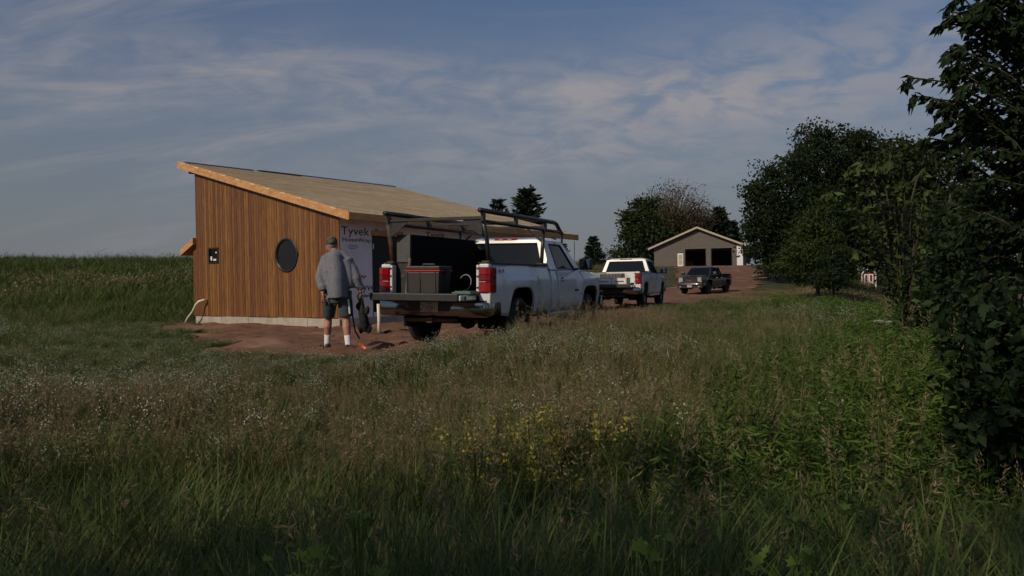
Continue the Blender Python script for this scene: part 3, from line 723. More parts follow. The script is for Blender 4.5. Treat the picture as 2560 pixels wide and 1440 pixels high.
    fpath = [(-.97, yf-.35), (-.95, yf-.10), (-.85, yf+.03), (-.45, yf+.085), (.45, yf+.085), (.85, yf+.03), (.95, yf-.10), (.97, yf-.35)]
    b = MB(); b.loft([[Vector((x, y-o_ if abs(x) < .9 else y-o_*.3, z)) for o_, z in ((.06, .735), (.0, .72), (0, .57), (.05, .54))] for x, y in fpath], close=False, cap=False)
    fb = b.obj('front_bumper', 'chrome', T, smooth=True, solid=-.015)
    b = MB(); b.box(-.86, .86, yf-.25, yf+.045, .40, .56); b.obj('air_dam', 'black', T, bevel=.03)
    if front != 'plain':
        b = MB(); b.box(-.155, .155, yf+.09, yf+.098, .46, .62); fp = b.obj('number_plate', 'plate', fb)
        for x0, x1, z0, z1 in ((-.1, .1, .52, .56), (-.14, .14, .60, .615)):
            b = MB(); b.box(x0, x1, yf+.0985, yf+.1, z0, z1); b.obj('plate_sticker', 'redink', fp)
    return T

TP = Vector((-1.28, 12.30, -1.04)); TYAW = R(24.4)
truck = pickup('pickup_truck', 'white pickup with black ladder rack and its tailgate down, nearest the camera', TP,
               (Matrix.Rotation(-TYAW, 3, 'Z') @ Matrix.Rotation(R(-.2), 3, 'X') @ Matrix.Rotation(R(1.2), 3, 'Y')).to_euler(), 'paint', badge='SILVERADO', plate='YL6561')
text('decal_lettering', '4x4', .10, frame(Vector((.972, .40, 1.19)), Vector((0, 1, 0)), Vector((-.12, 0, 1)).normalized()), 'redink', truck, .002, 1.5)
TM = Matrix.Translation(TP) @ (Matrix.Rotation(-TYAW, 4, 'Z') @ Matrix.Rotation(R(-.2), 4, 'X') @ Matrix.Rotation(R(1.2), 4, 'Y'))
def tl_at(px, py, yloc):         # truck-local point seen at a pixel, on the truck's cross-plane y = yloc
    n = (TM.to_3x3() @ Vector((0, 1, 0))); p = TM @ Vector((0, yloc, 0))
    return TM.inverted() @ hit(px, py, p, n)
# ladder rack
rack = thing('ladder_rack', None, None); rack.parent = truck
for k in ('label', 'category'):
    if k in rack: del rack[k]
ZR = 2.13
for sgn in (1, -1):
    X = sgn*.84
    b = MB(); b.tube([(X, .02, ZR), (X, 1.6, ZR), (X, 3.05, ZR), (X*.99, 3.2, ZR-.02), (X*.97, 3.42, ZR-.13), (X*.96, 3.55, ZR-.18)], .038, 10); b.obj('top_rail', 'rack', rack, smooth=True)
    b = MB(); b.tube([(X, .10, ZR-.16), (X, 3.3, ZR-.16), (X*.96, 3.56, ZR-.19)], .028, 8); b.obj('lower_rail', 'rack', rack, smooth=True)
    for y in (.14, 1.35, 2.62):
        b = MB(); b.box(X-.02, X+.02, y-.05, y+.05, ZR-.17, ZR-.01); b.obj('rail_post', 'rack', rack, bevel=.004, seg=1)
    b = MB(); b.tube([(sgn*.85, .30, 1.36), (sgn*.855, .24, 1.7), (sgn*.84, .14, ZR-.15)], .034 if sgn > 0 else .052, 8); b.obj('upright', 'rack' if sgn > 0 else 'rust', rack, smooth=True)
    b = MB(); b.tube([(sgn*.85, 2.44, 1.36), (sgn*.84, 2.55, ZR-.15)], .036, 8); b.obj('upright', 'rack', rack, smooth=True)
    for y in (.30, 2.44):
        b = MB(); b.box(sgn*.85-.06, sgn*.85+.06, y-.10, y+.10, 1.353, 1.375); b.obj('foot_plate', 'rust', rack)
    b = MB(); b.tube([(X*.96, 3.56, ZR-.19), (X*.955, 3.57, ZR-.36)], .02, 6); b.obj('front_stub', 'rack', rack)
    b = MB(); b.prism([(X-.02*sgn, .14, ZR-.10), (X-.02*sgn, .14, ZR-.36), (X-.07*sgn, .14, ZR-.36), (X-.34*sgn, .14, ZR-.155), (X-.34*sgn, .14, ZR-.10)], Vector((0, .012, 0))); b.obj('gusset', 'rack', rack)
for y in (.14, 1.35, 2.62):
    b = MB(); b.box(-.82, .82, y-.022, y+.022, ZR-.135, ZR-.085); b.obj('cross_bar', 'rack', rack, bevel=.005, seg=1)
for sgn in (1, -1):
    b = MB(); b.tube([(sgn*.83, 2.6, ZR-.38), (sgn*.5, 2.6, ZR-.12)], .02, 6); b.obj('brace', 'rack', rack)
# tall cabinet along the left side of the bed
cb = MB(); cb.box(-.765, -.50, .28, 2.52, .83, 1.80); cab_ = cb.obj('side_cabinet', 'liner', truck, bevel=.01)
b = MB(); b.box(-.765, -.52, .262, .278, 1.36, 1.80); b.obj('end_panel', 'greyendpanel', cab_)
b = MB(); b.box(-.762, -.53, .264, .279, .86, 1.34); b.obj('lower_end_panel', 'black', cab_)
b = MB(); b.box(-.70, -.62, .258, .263, 1.12, 1.16); b.obj('maker_label', 'greyendpanel', cab_)
b = MB(); b.tube([(-.55, .2, .87), (-.50, .22, 1.42)], .022, 4); tag(b.obj('lumber_strip', 'lumber', None), 'thin pale lumber strip standing upright in the open truck bed', 'lumber').matrix_world = TM
# tote, hose, green tray in the bed
p = tl_at(1084, 735, .15)
tote = thing('tool_tote', 'dark grey plastic tote with red stripe in the open truck bed', 'tool box', TM @ Vector((p.x, .0, .866)), TM.to_euler())
b = MB(); b.loft([[Vector((x*k, y*k, z)) for x, y in ((-.29, -.19), (.29, -.19), (.29, .19), (-.29, .19))] for k, z in ((.94, 0), (1, .34))]); b.obj('tote_body', 'tote', tote, bevel=.018, seg=2)
for x in (-.27, -.05, .22):
    b = MB(); b.box(x-.012, x+.012, -.198, -.185, .03, .33); b.obj('tote_rib', 'tote', tote, bevel=.004, seg=1)
b = MB(); b.box(-.305, .305, -.205, .205, .342, .366); b.obj('red_band', 'redplastic', tote, bevel=.004, seg=1)
b = MB(); b.box(-.30, .30, -.20, .20, .367, .425); lid = b.obj('lid', 'tote', tote, bevel=.015)
b = MB(); b.tube([(-.11, 0, .425), (-.10, 0, .455), (.10, 0, .455), (.11, 0, .425)], .014, 6); b.obj('lid_handle', 'black', lid, smooth=True)
b = MB(); b.box(.306, .325, -.05, .05, .29, .38); b.obj('latch', 'black', tote)
hb = MB(); hc = tl_at(1158, 705, .5)
hb.tube([(hc.x+.115*math.cos(a)*(1+.03*a), .55+.06*math.sin(a*.5), hc.z-.01+.125*math.sin(a)) for a in np.linspace(-1.6, 2.6, 26)], .009, 6)
ho = hb.obj('coiled_hose', 'hose', None, smooth=True); ho.matrix_world = TM; tag(ho, 'loop of pale hose standing behind the tote in the truck bed', 'hose')
gp = tl_at(1178, 741, .05); b = MB(); b.loft([[Vector((x, y, z)) for x, y in ((gp.x-.2, -.2), (gp.x+.12, -.2), (gp.x+.12, .2), (gp.x-.2, .2))] for z in (.867, .90)]); b.box(gp.x-.17, gp.x+.09, -.17, .17, .901, .915)
go = b.obj('green_tray', 'greenplastic', None, bevel=.008); go.matrix_world = TM; tag(go, 'flat green plastic tray lying at the right end of the tailgate', 'tray')

# second white pickup
Y2 = 28.6; p2 = at(1533, 770, Y2); YAW2 = R(20.5)
P2 = Vector((p2.x, Y2, gz(p2.x+1, Y2+2.5)+.0))
t2 = pickup('pickup_truck', 'white extended cab pickup with drawer box in its open bed, parked further up', P2, (0, 0, -YAW2), 'paint2', bed=1.98, cab=2.05, doors=2, liner='paint2')
M2 = Matrix.Translation(P2) @ Matrix.Rotation(-YAW2, 4, 'Z')
db = thing('drawer_box', 'cream box with two drawers standing on the lowered tailgate of the second white pickup', 'tool box', M2 @ Vector((.03, -.05, .866)), (0, 0, -YAW2))
b = MB(); b.box(-.55, .55, -.25, .3, 0, .25); b.obj('carcass', 'paletrim', db, bevel=.006, seg=1)
for x in (-.275, .275):
    b = MB(); b.box(x-.25, x+.25, -.268, -.252, .025, .22); dr = b.obj('drawer', 'white', db, bevel=.005, seg=1)
    b = MB(); b.tube([(x-.16, -.27, .12), (x-.15, -.29, .13), (x+.15, -.29, .13), (x+.16, -.27, .12)], .012, 6); b.obj('drawer_pull', 'steel', dr)
gb = thing('equipment_case', 'dark grey ribbed case behind the drawer box in the second white pickup', 'case', M2 @ Vector((-.16, .55, .813)), (0, 0, -YAW2))
b = MB(); b.box(-.42, .42, -.2, .3, 0, .46); b.obj('case_body', 'greyendpanel', gb, bevel=.03)
for x in (-.1, .02, .14):
    b = MB(); b.box(x-.025, x+.025, -.212, -.201, .04, .44); b.obj('case_rib', 'steel', gb)

# dark blue pickup facing us
p3 = at(1724, 737, 54.0); YAW3 = R(180+35)
P3 = Vector((p3.x, 54.0, 0)); L3 = .10+1.75+.035+2.15+1.38
fw = Vector((-math.sin(R(35)), -math.cos(R(35)), 0)); P3 = P3-fw*(L3+.08)
P3.z = gz(P3.x-1.3, P3.y-2.6)
t3 = pickup('dark_pickup', 'dark blue pickup with chrome grille parked facing the camera below the garage', P3, (0, 0, R(180-35)), 'navy', bed=1.75, cab=2.15, doors=2, tailgate='up', front='GMC')

# ------------------------------------------------------------------ garage up the track
gC = at(1636, 668, 101.0); GYAW = R(19)
gx = Vector((math.cos(GYAW), -math.sin(GYAW), 0)); gy = Vector((math.sin(GYAW), math.cos(GYAW), 0))
GO = gC.copy()
gar = thing('garage', 'grey garage with pale roof trim and two open bays at the track end', 'garage', GO)
def gar_x(px, py):
    p = hit(px, py, GO, gy)-GO; return p.dot(gx), p.z
gw = gar_x(1857, 640)[0]; pk = gar_x(1739, 571); eh = gar_x(1636, 619)[1]
gzr = min(0, gar_x(1850, 662)[1])
def gp_(x, y, z): return gx*x+gy*y+Z_*z
o1 = [gar_x(1712, 624), gar_x(1766, 668)]; o2 = [gar_x(1777, 620), gar_x(1831, 664)]
zs = -.7
def gwall(poly, nm='front_siding'):
    b = MB(); b.prism([gp_(x, 0, z) for x, z in poly], gy*.12); return b.obj(nm, 'greywall', gar)
px0 = gar_x(1693, 640)[0]; px1 = gar_x(1709, 640)[0]; dtop = gar_x(1700, 632)[1]
lx0, lx1, rx0, rx1 = o1[0][0], o1[1][0], o2[0][0], o2[1][0]; ot = (o1[0][1]+o2[0][1])/2
pkx = gw/2; slope = (pk[1]-eh)/pkx
rz = lambda x: eh+slope*min(x, gw-x)
gwall([(0, zs), (px0, zs), (px0, dtop), (px1, dtop), (px1, zs), (lx0, zs), (lx0, ot), (lx1, ot), (lx1, zs), (rx0, zs), (rx0, ot), (rx1, ot), (rx1, zs), (gw, zs), (gw, eh), (pkx, pk[1]), (0, eh)])
for k in range(1, 11):      # lap courses
    z = zs+.7+k*.36
    if z > pk[1]-.4: break
    x0 = 0 if z < eh else (z-eh)/slope; x1 = gw-x0
    segs = [(x0, x1)] if z > ot else [(x0, px0-.03 if z < dtop else lx0-.03), (lx1+.03, rx0-.03), (rx1+.03, x1)]
    for a, c in segs:
        if c-a > .2: b = MB(); b.obox(gp_(a+.01, -.012, z), gx*(c-a-.02), gy*.011, Z_*.03); b.obj('lap_course', 'greywall', gar)
GD = 9.0
b = MB(); b.obox(gp_(gw, .005, zs), gx*-.12, gy*GD, Z_*(eh-zs)); b.obj('right_wall', 'greywall', gar)
b = MB(); b.obox(gp_(0, .125, zs), gx*.12, gy*(GD-.1), Z_*(eh-zs)); b.obj('left_wall', 'greywall', gar)
b = MB(); b.prism([gp_(0, GD, zs), gp_(gw, GD, zs), gp_(gw, GD, eh), gp_(pkx, GD, pk[1]), gp_(0, GD, eh)], gy*-.12); b.obj('rear_wall', 'greywall', gar)
b = MB(); b.obox(gp_(.13, .13, -.10), gx*(gw-.26), gy*(GD-.3), Z_*.05); b.obj('floor_slab', 'concrete', gar)
ov = .65
for sgn in (0, 1):
    def q(x, y, z): return gp_(x if sgn == 0 else gw-x, y, z)
    ex, ez = -ov, eh-slope*ov
    b = MB(); b.add([q(ex, -.5, ez), q(pkx, -.5, pk[1]), q(pkx, GD+.4, pk[1]), q(ex, GD+.4, ez), q(ex, -.5, ez+.16), q(pkx, -.5, pk[1]+.16), q(pkx, GD+.4, pk[1]+.16), q(ex, GD+.4, ez+.16)],
                    [(0, 1, 2, 3), (7, 6, 5, 4), (0, 4, 5, 1), (1, 5, 6, 2), (2, 6, 7, 3), (3, 7, 4, 0)]); rfg = b.obj('roof', 'shingle', gar)
    b = MB(); b.prism([q(ex, -.505, ez-.04), q(pkx, -.505, pk[1]-.04), q(pkx, -.505, pk[1]+.20), q(ex, -.505, ez+.20)], gy*-.06); b.obj('rake_trim', 'paletrim', gar)
    b = MB(); b.prism([q(ex-.01, -.5, ez-.03), q(ex-.01, -.5, ez+.17), q(ex-.01, GD+.4, ez+.17), q(ex-.01, GD+.4, ez-.03)], (gx if sgn == 0 else -gx)*-.04); b.obj('eave_trim', 'paletrim', gar)
for a, c in ((lx0, lx1), (rx0, rx1)):
    for xx in (a-.0, c-.10):
        b = MB(); b.obox(gp_(xx, .13, zs+.6), gx*.10, gy*.1, Z_*(ot-zs-.6)); b.obj('bay_jamb', 'blackframe', gar)
    b = MB(); b.obox(gp_(a, .5, ot-.25), gx*(c-a), gy*1.6, Z_*.06); b.obj('raised_door', 'black', gar)
b = MB(); b.obox(gp_(px0+.04, -.03, -.06), gx*(px1-px0-.08), gy*.05, Z_*(dtop-.0)); dn = b.obj('entry_door', 'white', gar, bevel=.01); dn['label'] = 'white panelled entry door'
for zf in (.14, .52):
    b = MB(); b.obox(gp_(px0+.16, -.042, dtop*zf), gx*(px1-px0-.32), gy*.011, Z_*dtop*.34); b.obj('door_panel', 'paletrim', dn)
sx0 = gar_x(1842, 630)[0]
b = MB(); b.obox(gp_(sx0, -.02, gzr), gx*(gw-sx0+.01), gy*.019, Z_*(eh-gzr-.02)); b.obj('house_wrap_strip', 'wrap', gar)
b = MB(); b.obox(gp_(3, 5, -.05), gx*1.2, gy*.6, Z_*.9); wb = b.obj('work_bench', 'lumber', None); wb.location = GO; tag(wb, 'dim workbench inside the left open bay of the garage', 'bench')

# small red shed under the trees
SHD = stand(2172, 721, .05, 30); sC = at(2172, 721, SHD); SHY = R(14)
sh = thing('garden_shed', 'small barn-red shed with white trimmed double doors under the trees', 'shed', sC, (0, 0, -SHY))
KS = 49*SHD/F/2.22; sh.scale = (KS, KS, KS)
prof = [(-.75, 0), (.75, 0), (.75, 1.55), (.52, 1.98), (0, 2.22), (-.52, 1.98), (-.75, 1.55)]
b = MB(); b.prism([Vector((x, 0, z)) for x, z in prof], Vector((0, 2.4, 0))); b.obj('shed_walls', 'barnred', sh)
for (xa, za), (xb, zb_) in zip(prof[2:], prof[3:]):
    n = Vector((zb_-za, 0, xa-xb)).normalized()*-.04 if False else Vector((-(zb_-za), 0, (xb-xa))).normalized()*-.05
    if n.z < 0 and abs(xa) < .76 and za >= 1.5: n = -n if n.dot(Vector(((xa+xb)/2, 0, .3))) < 0 else n
    a_, c_ = Vector((xa, -.12, za)), Vector((xb, -.12, zb_)); ctr = Vector((0, -.12, 1.2))
    if n.dot((a_+c_)/2-ctr) < 0: n = -n
    b = MB(); b.prism([a_+n*.05, c_+n*.05, c_+n*1.2, a_+n*1.2], Vector((0, 2.64, 0))); b.obj('shed_roof', 'shingle', sh)
    b = MB(); b.prism([a_-n*1.0, c_-n*1.0, c_+n*1.3, a_+n*1.3], Vector((0, -.05, 0))); b.obj('rake_trim', 'white', sh)
for x0, x1, z0, z1 in ((-.80, -.66, 0, 1.55), (.66, .80, 0, 1.55)):
    b = MB(); b.box(x0, x1, -.03, -.001, z0, z1); b.obj('corner_trim', 'white', sh)
for sx_ in (-1, 1):
    a0, a1 = sorted((sx_*.02, sx_*.48))
    b = MB(); b.box(a0, a1, -.04, -.001, .08, 1.62); sd = b.obj('shed_door', 'barnred', sh)
    for x0, x1, z0, z1 in ((a0, a0+.1, .08, 1.62), (a1-.1, a1, .08, 1.62), (a0+.1, a1-.1, .08, .18), (a0+.1, a1-.1, .66, .76), (a0+.1, a1-.1, 1.52, 1.62)):
        b = MB(); b.box(x0, x1, -.06, -.041, z0, z1); b.obj('door_trim', 'white', sd)

# ------------------------------------------------------------------ small things by the house
pp = at(947, 810, 16.8); zg = gz(pp.x, 16.8)
b = MB(); b.tube([(0, 0, -.1), (0.006, 0, .3), (0, 0, .62)], .036, 10); b.lathe_x([(0, 0), (0, .001)], (0, 0, .3), 3)
po = b.obj('pvc_post', 'pvc', None, smooth=True); po.location = (pp.x, 16.8, zg); tag(po, 'cream plastic pipe standing upright beside the rear bumper', 'pipe')
c0 = HN+hp(HW+.15, -.30, 0)
pts = [at(462, 808, 22.0), at(470, 793, 22.0), at(480, 781, 21.9), at(489, 762, 21.9), at(497, 754, 21.9), at(508, 751, 21.9), at(515, 750, 21.95)]
b = MB(); b.tube(pts, [.022, .024, .024, .026, .032, .038, .038], 8); tag(b.obj('bent_conduit', 'pvc', None, smooth=True), 'bent pale conduit sticking out of the ground at the left house corner', 'conduit')
pts = [at(1436, 603, 26.6), at(1436, 660, 26.6), at(1436, 735, 26.6)]
b = MB(); b.tube(pts, .011, 6); tag(b.obj('thin_prop', 'steel', None), 'thin vertical rod under the far corner of the eave', 'rod')
# weeds growing against the gable
def weed(px, py, Y, h, seed, m):
    r = random.Random(seed); b = MB(); base = at(px, py, Y)
    for k in range(3):
        dx_ = r.uniform(.05, .22); b.tube([base, base+Vector((dx_*.3, 0, h*.5)), base+Vector((dx_, .02, h*r.uniform(.8, 1)))], [.006, .005, .002], 4)
    return b
tag(weed(632, 796, 20.2, .55, 4, 0).obj('dry_weed', 'palebark', None), 'dry thin weed stems against the brown siding below the round window', 'weed')
# orange flag on the ground
fp_ = at(903, 866, 11.9); fz_ = gz(fp_.x, 11.9)
fl = thing('marker_flag', 'small orange marker flag lying in the dirt beside the man', 'flag', (fp_.x, 11.9, fz_))
b = MB(); b.tube([(0, 0, -.02), (.02, .0, .07), (.05, .02, .11)], .004, 5); b.obj('wire', 'steel', fl)
b = MB(); b.add([(-.045, 0, .10), (.0, .02, .055), (.055, .0, .025), (.07, .01, .055), (.02, .03, .09), (-.035, .01, .13)], [(0, 1, 4, 5), (1, 2, 3, 4)]); b.obj('flag_cloth', 'orange', fl, solid=.003)
# dirt clods near the truck
rc = random.Random(5)
clods = MB()
for k in range(130):
    x = rc.uniform(-8.5, .2); y = rc.uniform(12.3, 16.6)
    if float(dirtmask(np.array([x]), np.array([y]))[0]) < .6: continue
    r_ = rc.uniform(.012, .035); z = gz(x, y)+r_*.2
    pts = [Vector((math.cos(a)*rc.uniform(.6, 1.1), math.sin(a)*rc.uniform(.6, 1.1), 0)) for a in np.linspace(0, 5.2, 6)]
    clods.loft([[Vector((x, y, z-r_*.5))+p*r_ for p in pts], [Vector((x, y, z+r_*.25))+p*r_*.95 for p in pts], [Vector((x, y, z+r_*.65))+p*r_*.5 for p in pts]])
tag(clods.obj('dirt_clods', 'dirt', None), 'loose lumps of red earth on the yard', 'earth', kind='stuff')
# two pale flower heads and the pale log on the right
for k, (px, py, w_, lb) in enumerate(((2197, 811, 22, 'left'), (2222, 814, 15, 'right'))):
    Yf = stand(px, py, .75); c = at(px, py, Yf); fo = thing('flower_head', 'wide white umbel flower among the green weeds, the %s one of the pair' % lb, 'flower', c)
    b = MB(); r_ = random.Random(k)
    for j in range(60):
        a = r_.uniform(0, 6.28); d = math.sqrt(r_.random())*w_*Yf/F*.55; h = .05-.9*d*d
        p = Vector((d*math.cos(a), d*math.sin(a)*.8, h+r_.uniform(-.012, .012))); s_ = .014
        b.add([p+Vector((s_, 0, 0)), p+Vector((0, s_, .006)), p+Vector((-s_, 0, 0)), p+Vector((0, -s_, .006))], [(0, 1, 2, 3)])
    b.obj('florets', 'petal', fo)
    b = MB(); b.tube([(0, 0, 0.02), (.02, .02, -.4), (.0, .05, -.9)], .006, 5); b.obj('stem', MT['bark'], fo)
LGY = stand(1900, 690, .25, 40); lg = at(1900, 690, LGY)
b = MB(); b.tube([(lg.x-.7, LGY, lg.z-.05), (lg.x, LGY+.1, lg.z+.03), (lg.x+.8, LGY+.3, lg.z)], [.11, .13, .09], 8); tag(b.obj('pale_log', 'palebark', None, smooth=True), 'pale bleached log lying in the grass near the big oak', 'log')

# ------------------------------------------------------------------ the man
MY = 12.0; mo = at(845, 868, MY); mz = gz(mo.x, MY)
man = thing('person', 'man in grey check shirt, dark shorts and camouflage cap, seen from behind', 'person', (mo.x, MY, mz))
def limb(b, pts, rad, n=14): b.tube(pts, rad, n)
def ball(b, c, r, n=12):
    c = Vector(c); rr = r if isinstance(r, tuple) else (r, r, r)
    b.loft([[c+Vector((rr[0]*math.sin(t)*math.cos(2*math.pi*k/n), rr[1]*math.sin(t)*math.sin(2*math.pi*k/n), rr[2]*math.cos(t))) for k in range(n)] for t in np.linspace(.12, math.pi-.12, 8)])
def fuse(b, name, m, parent, voxel=.012, smooth=6):
    o = b.obj(name, m, parent)
    k = o.modifiers.new('fuse', 'REMESH'); k.mode = 'VOXEL'; k.voxel_size = voxel; k.use_smooth_shade = True
    k = o.modifiers.new('smooth', 'SMOOTH'); k.factor = .5; k.iterations = smooth
    return o
# joints (x right, y away from the camera, z up)
HIP_L, HIP_R = Vector((-.085, .0, .88)), Vector((.105, .0, .88))
KN_L, KN_R = Vector((-.175, .16, .49)), Vector((.130, .0, .485))
AN_L, AN_R = Vector((-.195, .16, .095)), Vector((.185, -.14, .085))
SH_L, SH_R = Vector((-.195, .14, 1.375)), Vector((.160, .11, 1.345))
EL_L, EL_R = Vector((-.245, .03, 1.09)), Vector((.275, .06, 1.08))
WR_L, WR_R = Vector((-.185, -.10, .875)), Vector((.345, .08, .875))
HD = Vector((-.135, .32, 1.59))
b = MB()
for H_, K_, A_ in ((HIP_L, KN_L, AN_L), (HIP_R, KN_R, AN_R)):
    limb(b, [H_, H_.lerp(K_, .5), K_+Vector((0, 0, .05)), K_-Vector((0, .005, .04)), K_.lerp(A_, .32)-Vector((0, .025, 0)), K_.lerp(A_, .7), A_], [.095, .082, .062, .058, .062, .045, .038])
    limb(b, [A_+Vector((0, -.05, -.045)), A_+Vector((0, .06, -.05)), A_+Vector((0, .17, -.065))], [.035, .04, .028])
limb(b, [(0.01, 0, .86), (0.01, .0, 1.0), (-.01, .07, 1.2), (-.02, .13, 1.38), (-.035, .17, 1.47)], [(.16, .11), (.155, .11), (.17, .12), (.185, .11), (.09, .07)], 18)
limb(b, [(-.045, .18, 1.44), (-.085, .235, 1.53)], [.062, .056])
ball(b, HD, (.076, .097, .112)); ball(b, HD+Vector((-.005, .075, -.05)), (.055, .05, .06))
ball(b, HD+Vector((-.077, .0, -.02)), (.012, .026, .034)); ball(b, HD+Vector((.077, .0, -.02)), (.012, .026, .034))
ball(b, HD+Vector((-.0, .115, -.02)), (.014, .02, .025))
for S2, E_, W_ in ((SH_L, EL_L, WR_L), (SH_R, EL_R, WR_R)):
    limb(b, [S2, S2.lerp(E_, .5), E_, E_.lerp(W_, .4), W_], [.058, .05, .042, .042, .028])
# palms
for W_, sg2 in ((WR_L, 1), (WR_R, -1)):
    limb(b, [W_+Vector((0, 0, .02)), W_+Vector((.006*sg2, 0, -.045)), W_+Vector((.014*sg2, .0, -.095))], [(.026, .022), (.040, .018), (.038, .015)])
body = fuse(b, 'body', 'skin', man, .011, 4)
# fingers: five to each hand, bent
for W_, sg2, curl, nm in ((WR_L, 1, .75, 'hand'), (WR_R, -1, 1.5, 'hand')):
    for j in range(4):
        off = Vector((.014*sg2+(j-1.5)*.0195, .0, -.09)); ln = (.072, .082, .078, .062)[j]
        p0_ = W_+off; d1_ = Vector((.02*(j-1.5), .35*curl, -1)).normalized(); d2_ = Vector((.02*(j-1.5), 1.0*curl, -.8)).normalized(); d3_ = Vector((0, 1.2*curl, -.1)).normalized()
        p1_ = p0_+d1_*ln*.45; p2_ = p1_+d2_*ln*.32; p3_ = p2_+d3_*ln*.26
        b = MB(); b.tube([p0_+Vector((0, 0, .02)), p0_, p1_, p2_, p3_], [.0095, .0095, .009, .008, .0055], 8); b.obj('finger', 'skin', body, smooth=True)
    t0_ = W_+Vector((.034*sg2, .0, -.03)); b = MB(); b.tube([t0_-Vector((.02*sg2, 0, 0)), t0_, t0_+Vector((.024*sg2, .02, -.035)), t0_+Vector((.022*sg2, .04, -.062))], [.014, .0125, .011, .007], 8); b.obj('thumb', 'skin', body, smooth=True)
# hair at the nape
b = MB(); ball(b, HD+Vector((.0, -.012, .012)), (.081, .093, .075)); fuse(b, 'hair', 'hair', man, .012, 3)
# shirt
b = MB()
limb(b, [(.035, -.005, .80), (.03, -.005, .90), (.02, .01, 1.05), (0, .075, 1.22), (-.02, .125, 1.37), (-.035, .155, 1.44), (-.05, .17, 1.475)],
     [(.232, .16), (.228, .155), (.220, .15), (.225, .15), (.225, .13), (.15, .10), (.075, .07)], 22)
limb(b, [SH_L, (-.11, .15, 1.425), (-.03, .16, 1.455), (.07, .14, 1.42), SH_R], [.080, .085, .080, .085, .080], 14); ball(b, SH_L, .083); ball(b, SH_R, .083)
limb(b, [(-.12, .10, 1.36), (-.15, .05, 1.15), (-.15, .01, .95)], [.10, .09, .08], 12)
limb(b, [(.12, .09, 1.36), (.17, .05, 1.15), (.17, .01, .95)], [.10, .09, .085], 12)
limb(b, [SH_L+Vector((.01, 0, .02)), SH_L+Vector((0, 0, -.03)), SH_L.lerp(EL_L, .5)+Vector((-.012, 0, 0)), EL_L+Vector((-.01, -.01, 0)), EL_L.lerp(WR_L, .5), WR_L+Vector((-.005, 0, .075)), WR_L+Vector((0, 0, .045))], [.075, .083, .080, .076, .070, .062, .054])
limb(b, [SH_R+Vector((-.01, 0, .02)), SH_R+Vector((0, 0, -.03)), SH_R.lerp(EL_R, .5)+Vector((.012, 0, 0)), EL_R+Vector((.01, -.01, 0)), EL_R.lerp(WR_R, .5), WR_R+Vector((.0, 0, .075)), WR_R+Vector((0, 0, .045))], [.075, .083, .080, .074, .068, .060, .054])
rs = random.Random(9)
for k in range(16):      # folds
    z = rs.uniform(.86, 1.35); x = rs.uniform(-.16, .2); y = -.145+(z-.85)*.22
    limb(b, [(x, y+.02, z), (x+rs.uniform(-.03, .05), y, z-.08), (x+rs.uniform(-.05, .06), y+.015, z-.19)], [.005, .014, .006], 8)
sh_ = fuse(b, 'shirt', 'shirt', man, .011, 3)
b = MB(); limb(b, [(-.06, .155, 1.455), (-.068, .175, 1.485), (-.075, .185, 1.495)], [(.080, .077), (.074, .072), (.068, .064)], 16); fuse(b, 'collar', 'shirt', sh_, .009, 2)
# shorts and belt
b = MB()
limb(b, [(.01, 0, .72), (.012, 0, .82), (.012, 0, .93)], [(.17, .125), (.18, .13), (.165, .12)], 20)
for H_, K_ in ((HIP_L, KN_L), (HIP_R, KN_R)):
    limb(b, [H_+Vector((0, 0, .02)), H_.lerp(K_, .45), H_.lerp(K_, .93)], [(.112, .118), (.108, .105), (.098, .094)], 16)
st = fuse(b, 'shorts', 'shorts', man, .011, 3)
b = MB(); b.tube([(.188, -.095, .775), (.196, -.085, .66), (.200, -.075, .56)], [(.004, .012)]*3, 4); b.obj('white_piping', 'white', st)
b = MB(); b.box(.13, .155, -.155, -.14, .80, .83); b.obj('belt_clip', 'steel', st)
# socks, shoes
for A_, K_, yaw in ((AN_L, KN_L, 25), (AN_R, KN_R, -12)):
    b = MB(); limb(b, [A_.lerp(K_, .46), A_.lerp(K_, .3), A_+Vector((0, 0, .03)), A_-Vector((0, 0, .03))], [.052, .050, .046, .048], 14); b.obj('sock', 'sock', man, smooth=True)
    rm_ = Matrix.Rotation(R(yaw), 3, 'Z'); f_ = lambda x, y, z: Vector((A_.x, A_.y, 0))+rm_ @ Vector((x, y, z))
    b = MB(); limb(b, [f_(0, -.085, .06), f_(0, -.03, .065), f_(0, .06, .058), f_(0, .15, .045), f_(0, .205, .04)], [(.034, .04), (.043, .05), (.046, .042), (.047, .03), (.03, .022)], 14)
    so = fuse(b, 'shoe', 'shoe', man, .010, 2)
    b = MB(); b.prism([f_(x, y, .0) for x, y in ((-.034, -.10), (.034, -.10), (.045, -.02), (.05, .12), (.032, .215), (-.032, .215), (-.05, .12), (-.045, -.02))], Vector((0, 0, .026))); b.obj('sole', 'sole', so)
# cap
b = MB(); n = 20; rings = []
for t, k in ((0, 1.0), (.03, 1.03), (.07, .98), (.105, .78), (.125, .45), (.132, .1)):
    rings.append([HD+Vector((.084*k*math.cos(2*math.pi*j/n), .104*k*math.sin(2*math.pi*j/n), .022+t)) for j in range(n)])
b.loft(rings); cp = b.obj('cap', 'cap', man, smooth=True)
b = MB(); b.loft([[HD+Vector((.075*math.cos(a), .085+.085*math.sin(a)*k, .022-.035*math.sin(a)*k)) for a in np.linspace(0, math.pi, 9)] for k in (.2, 1)], close=False, cap=False); b.obj('peak', 'cap', cp, solid=.006)
b = MB(); b.tube([HD+Vector((.045*math.cos(a), -.098, .045+.03*math.sin(a))) for a in np.linspace(.2, math.pi-.2, 7)], .006, 5); b.obj('cap_strap', 'bark', cp)
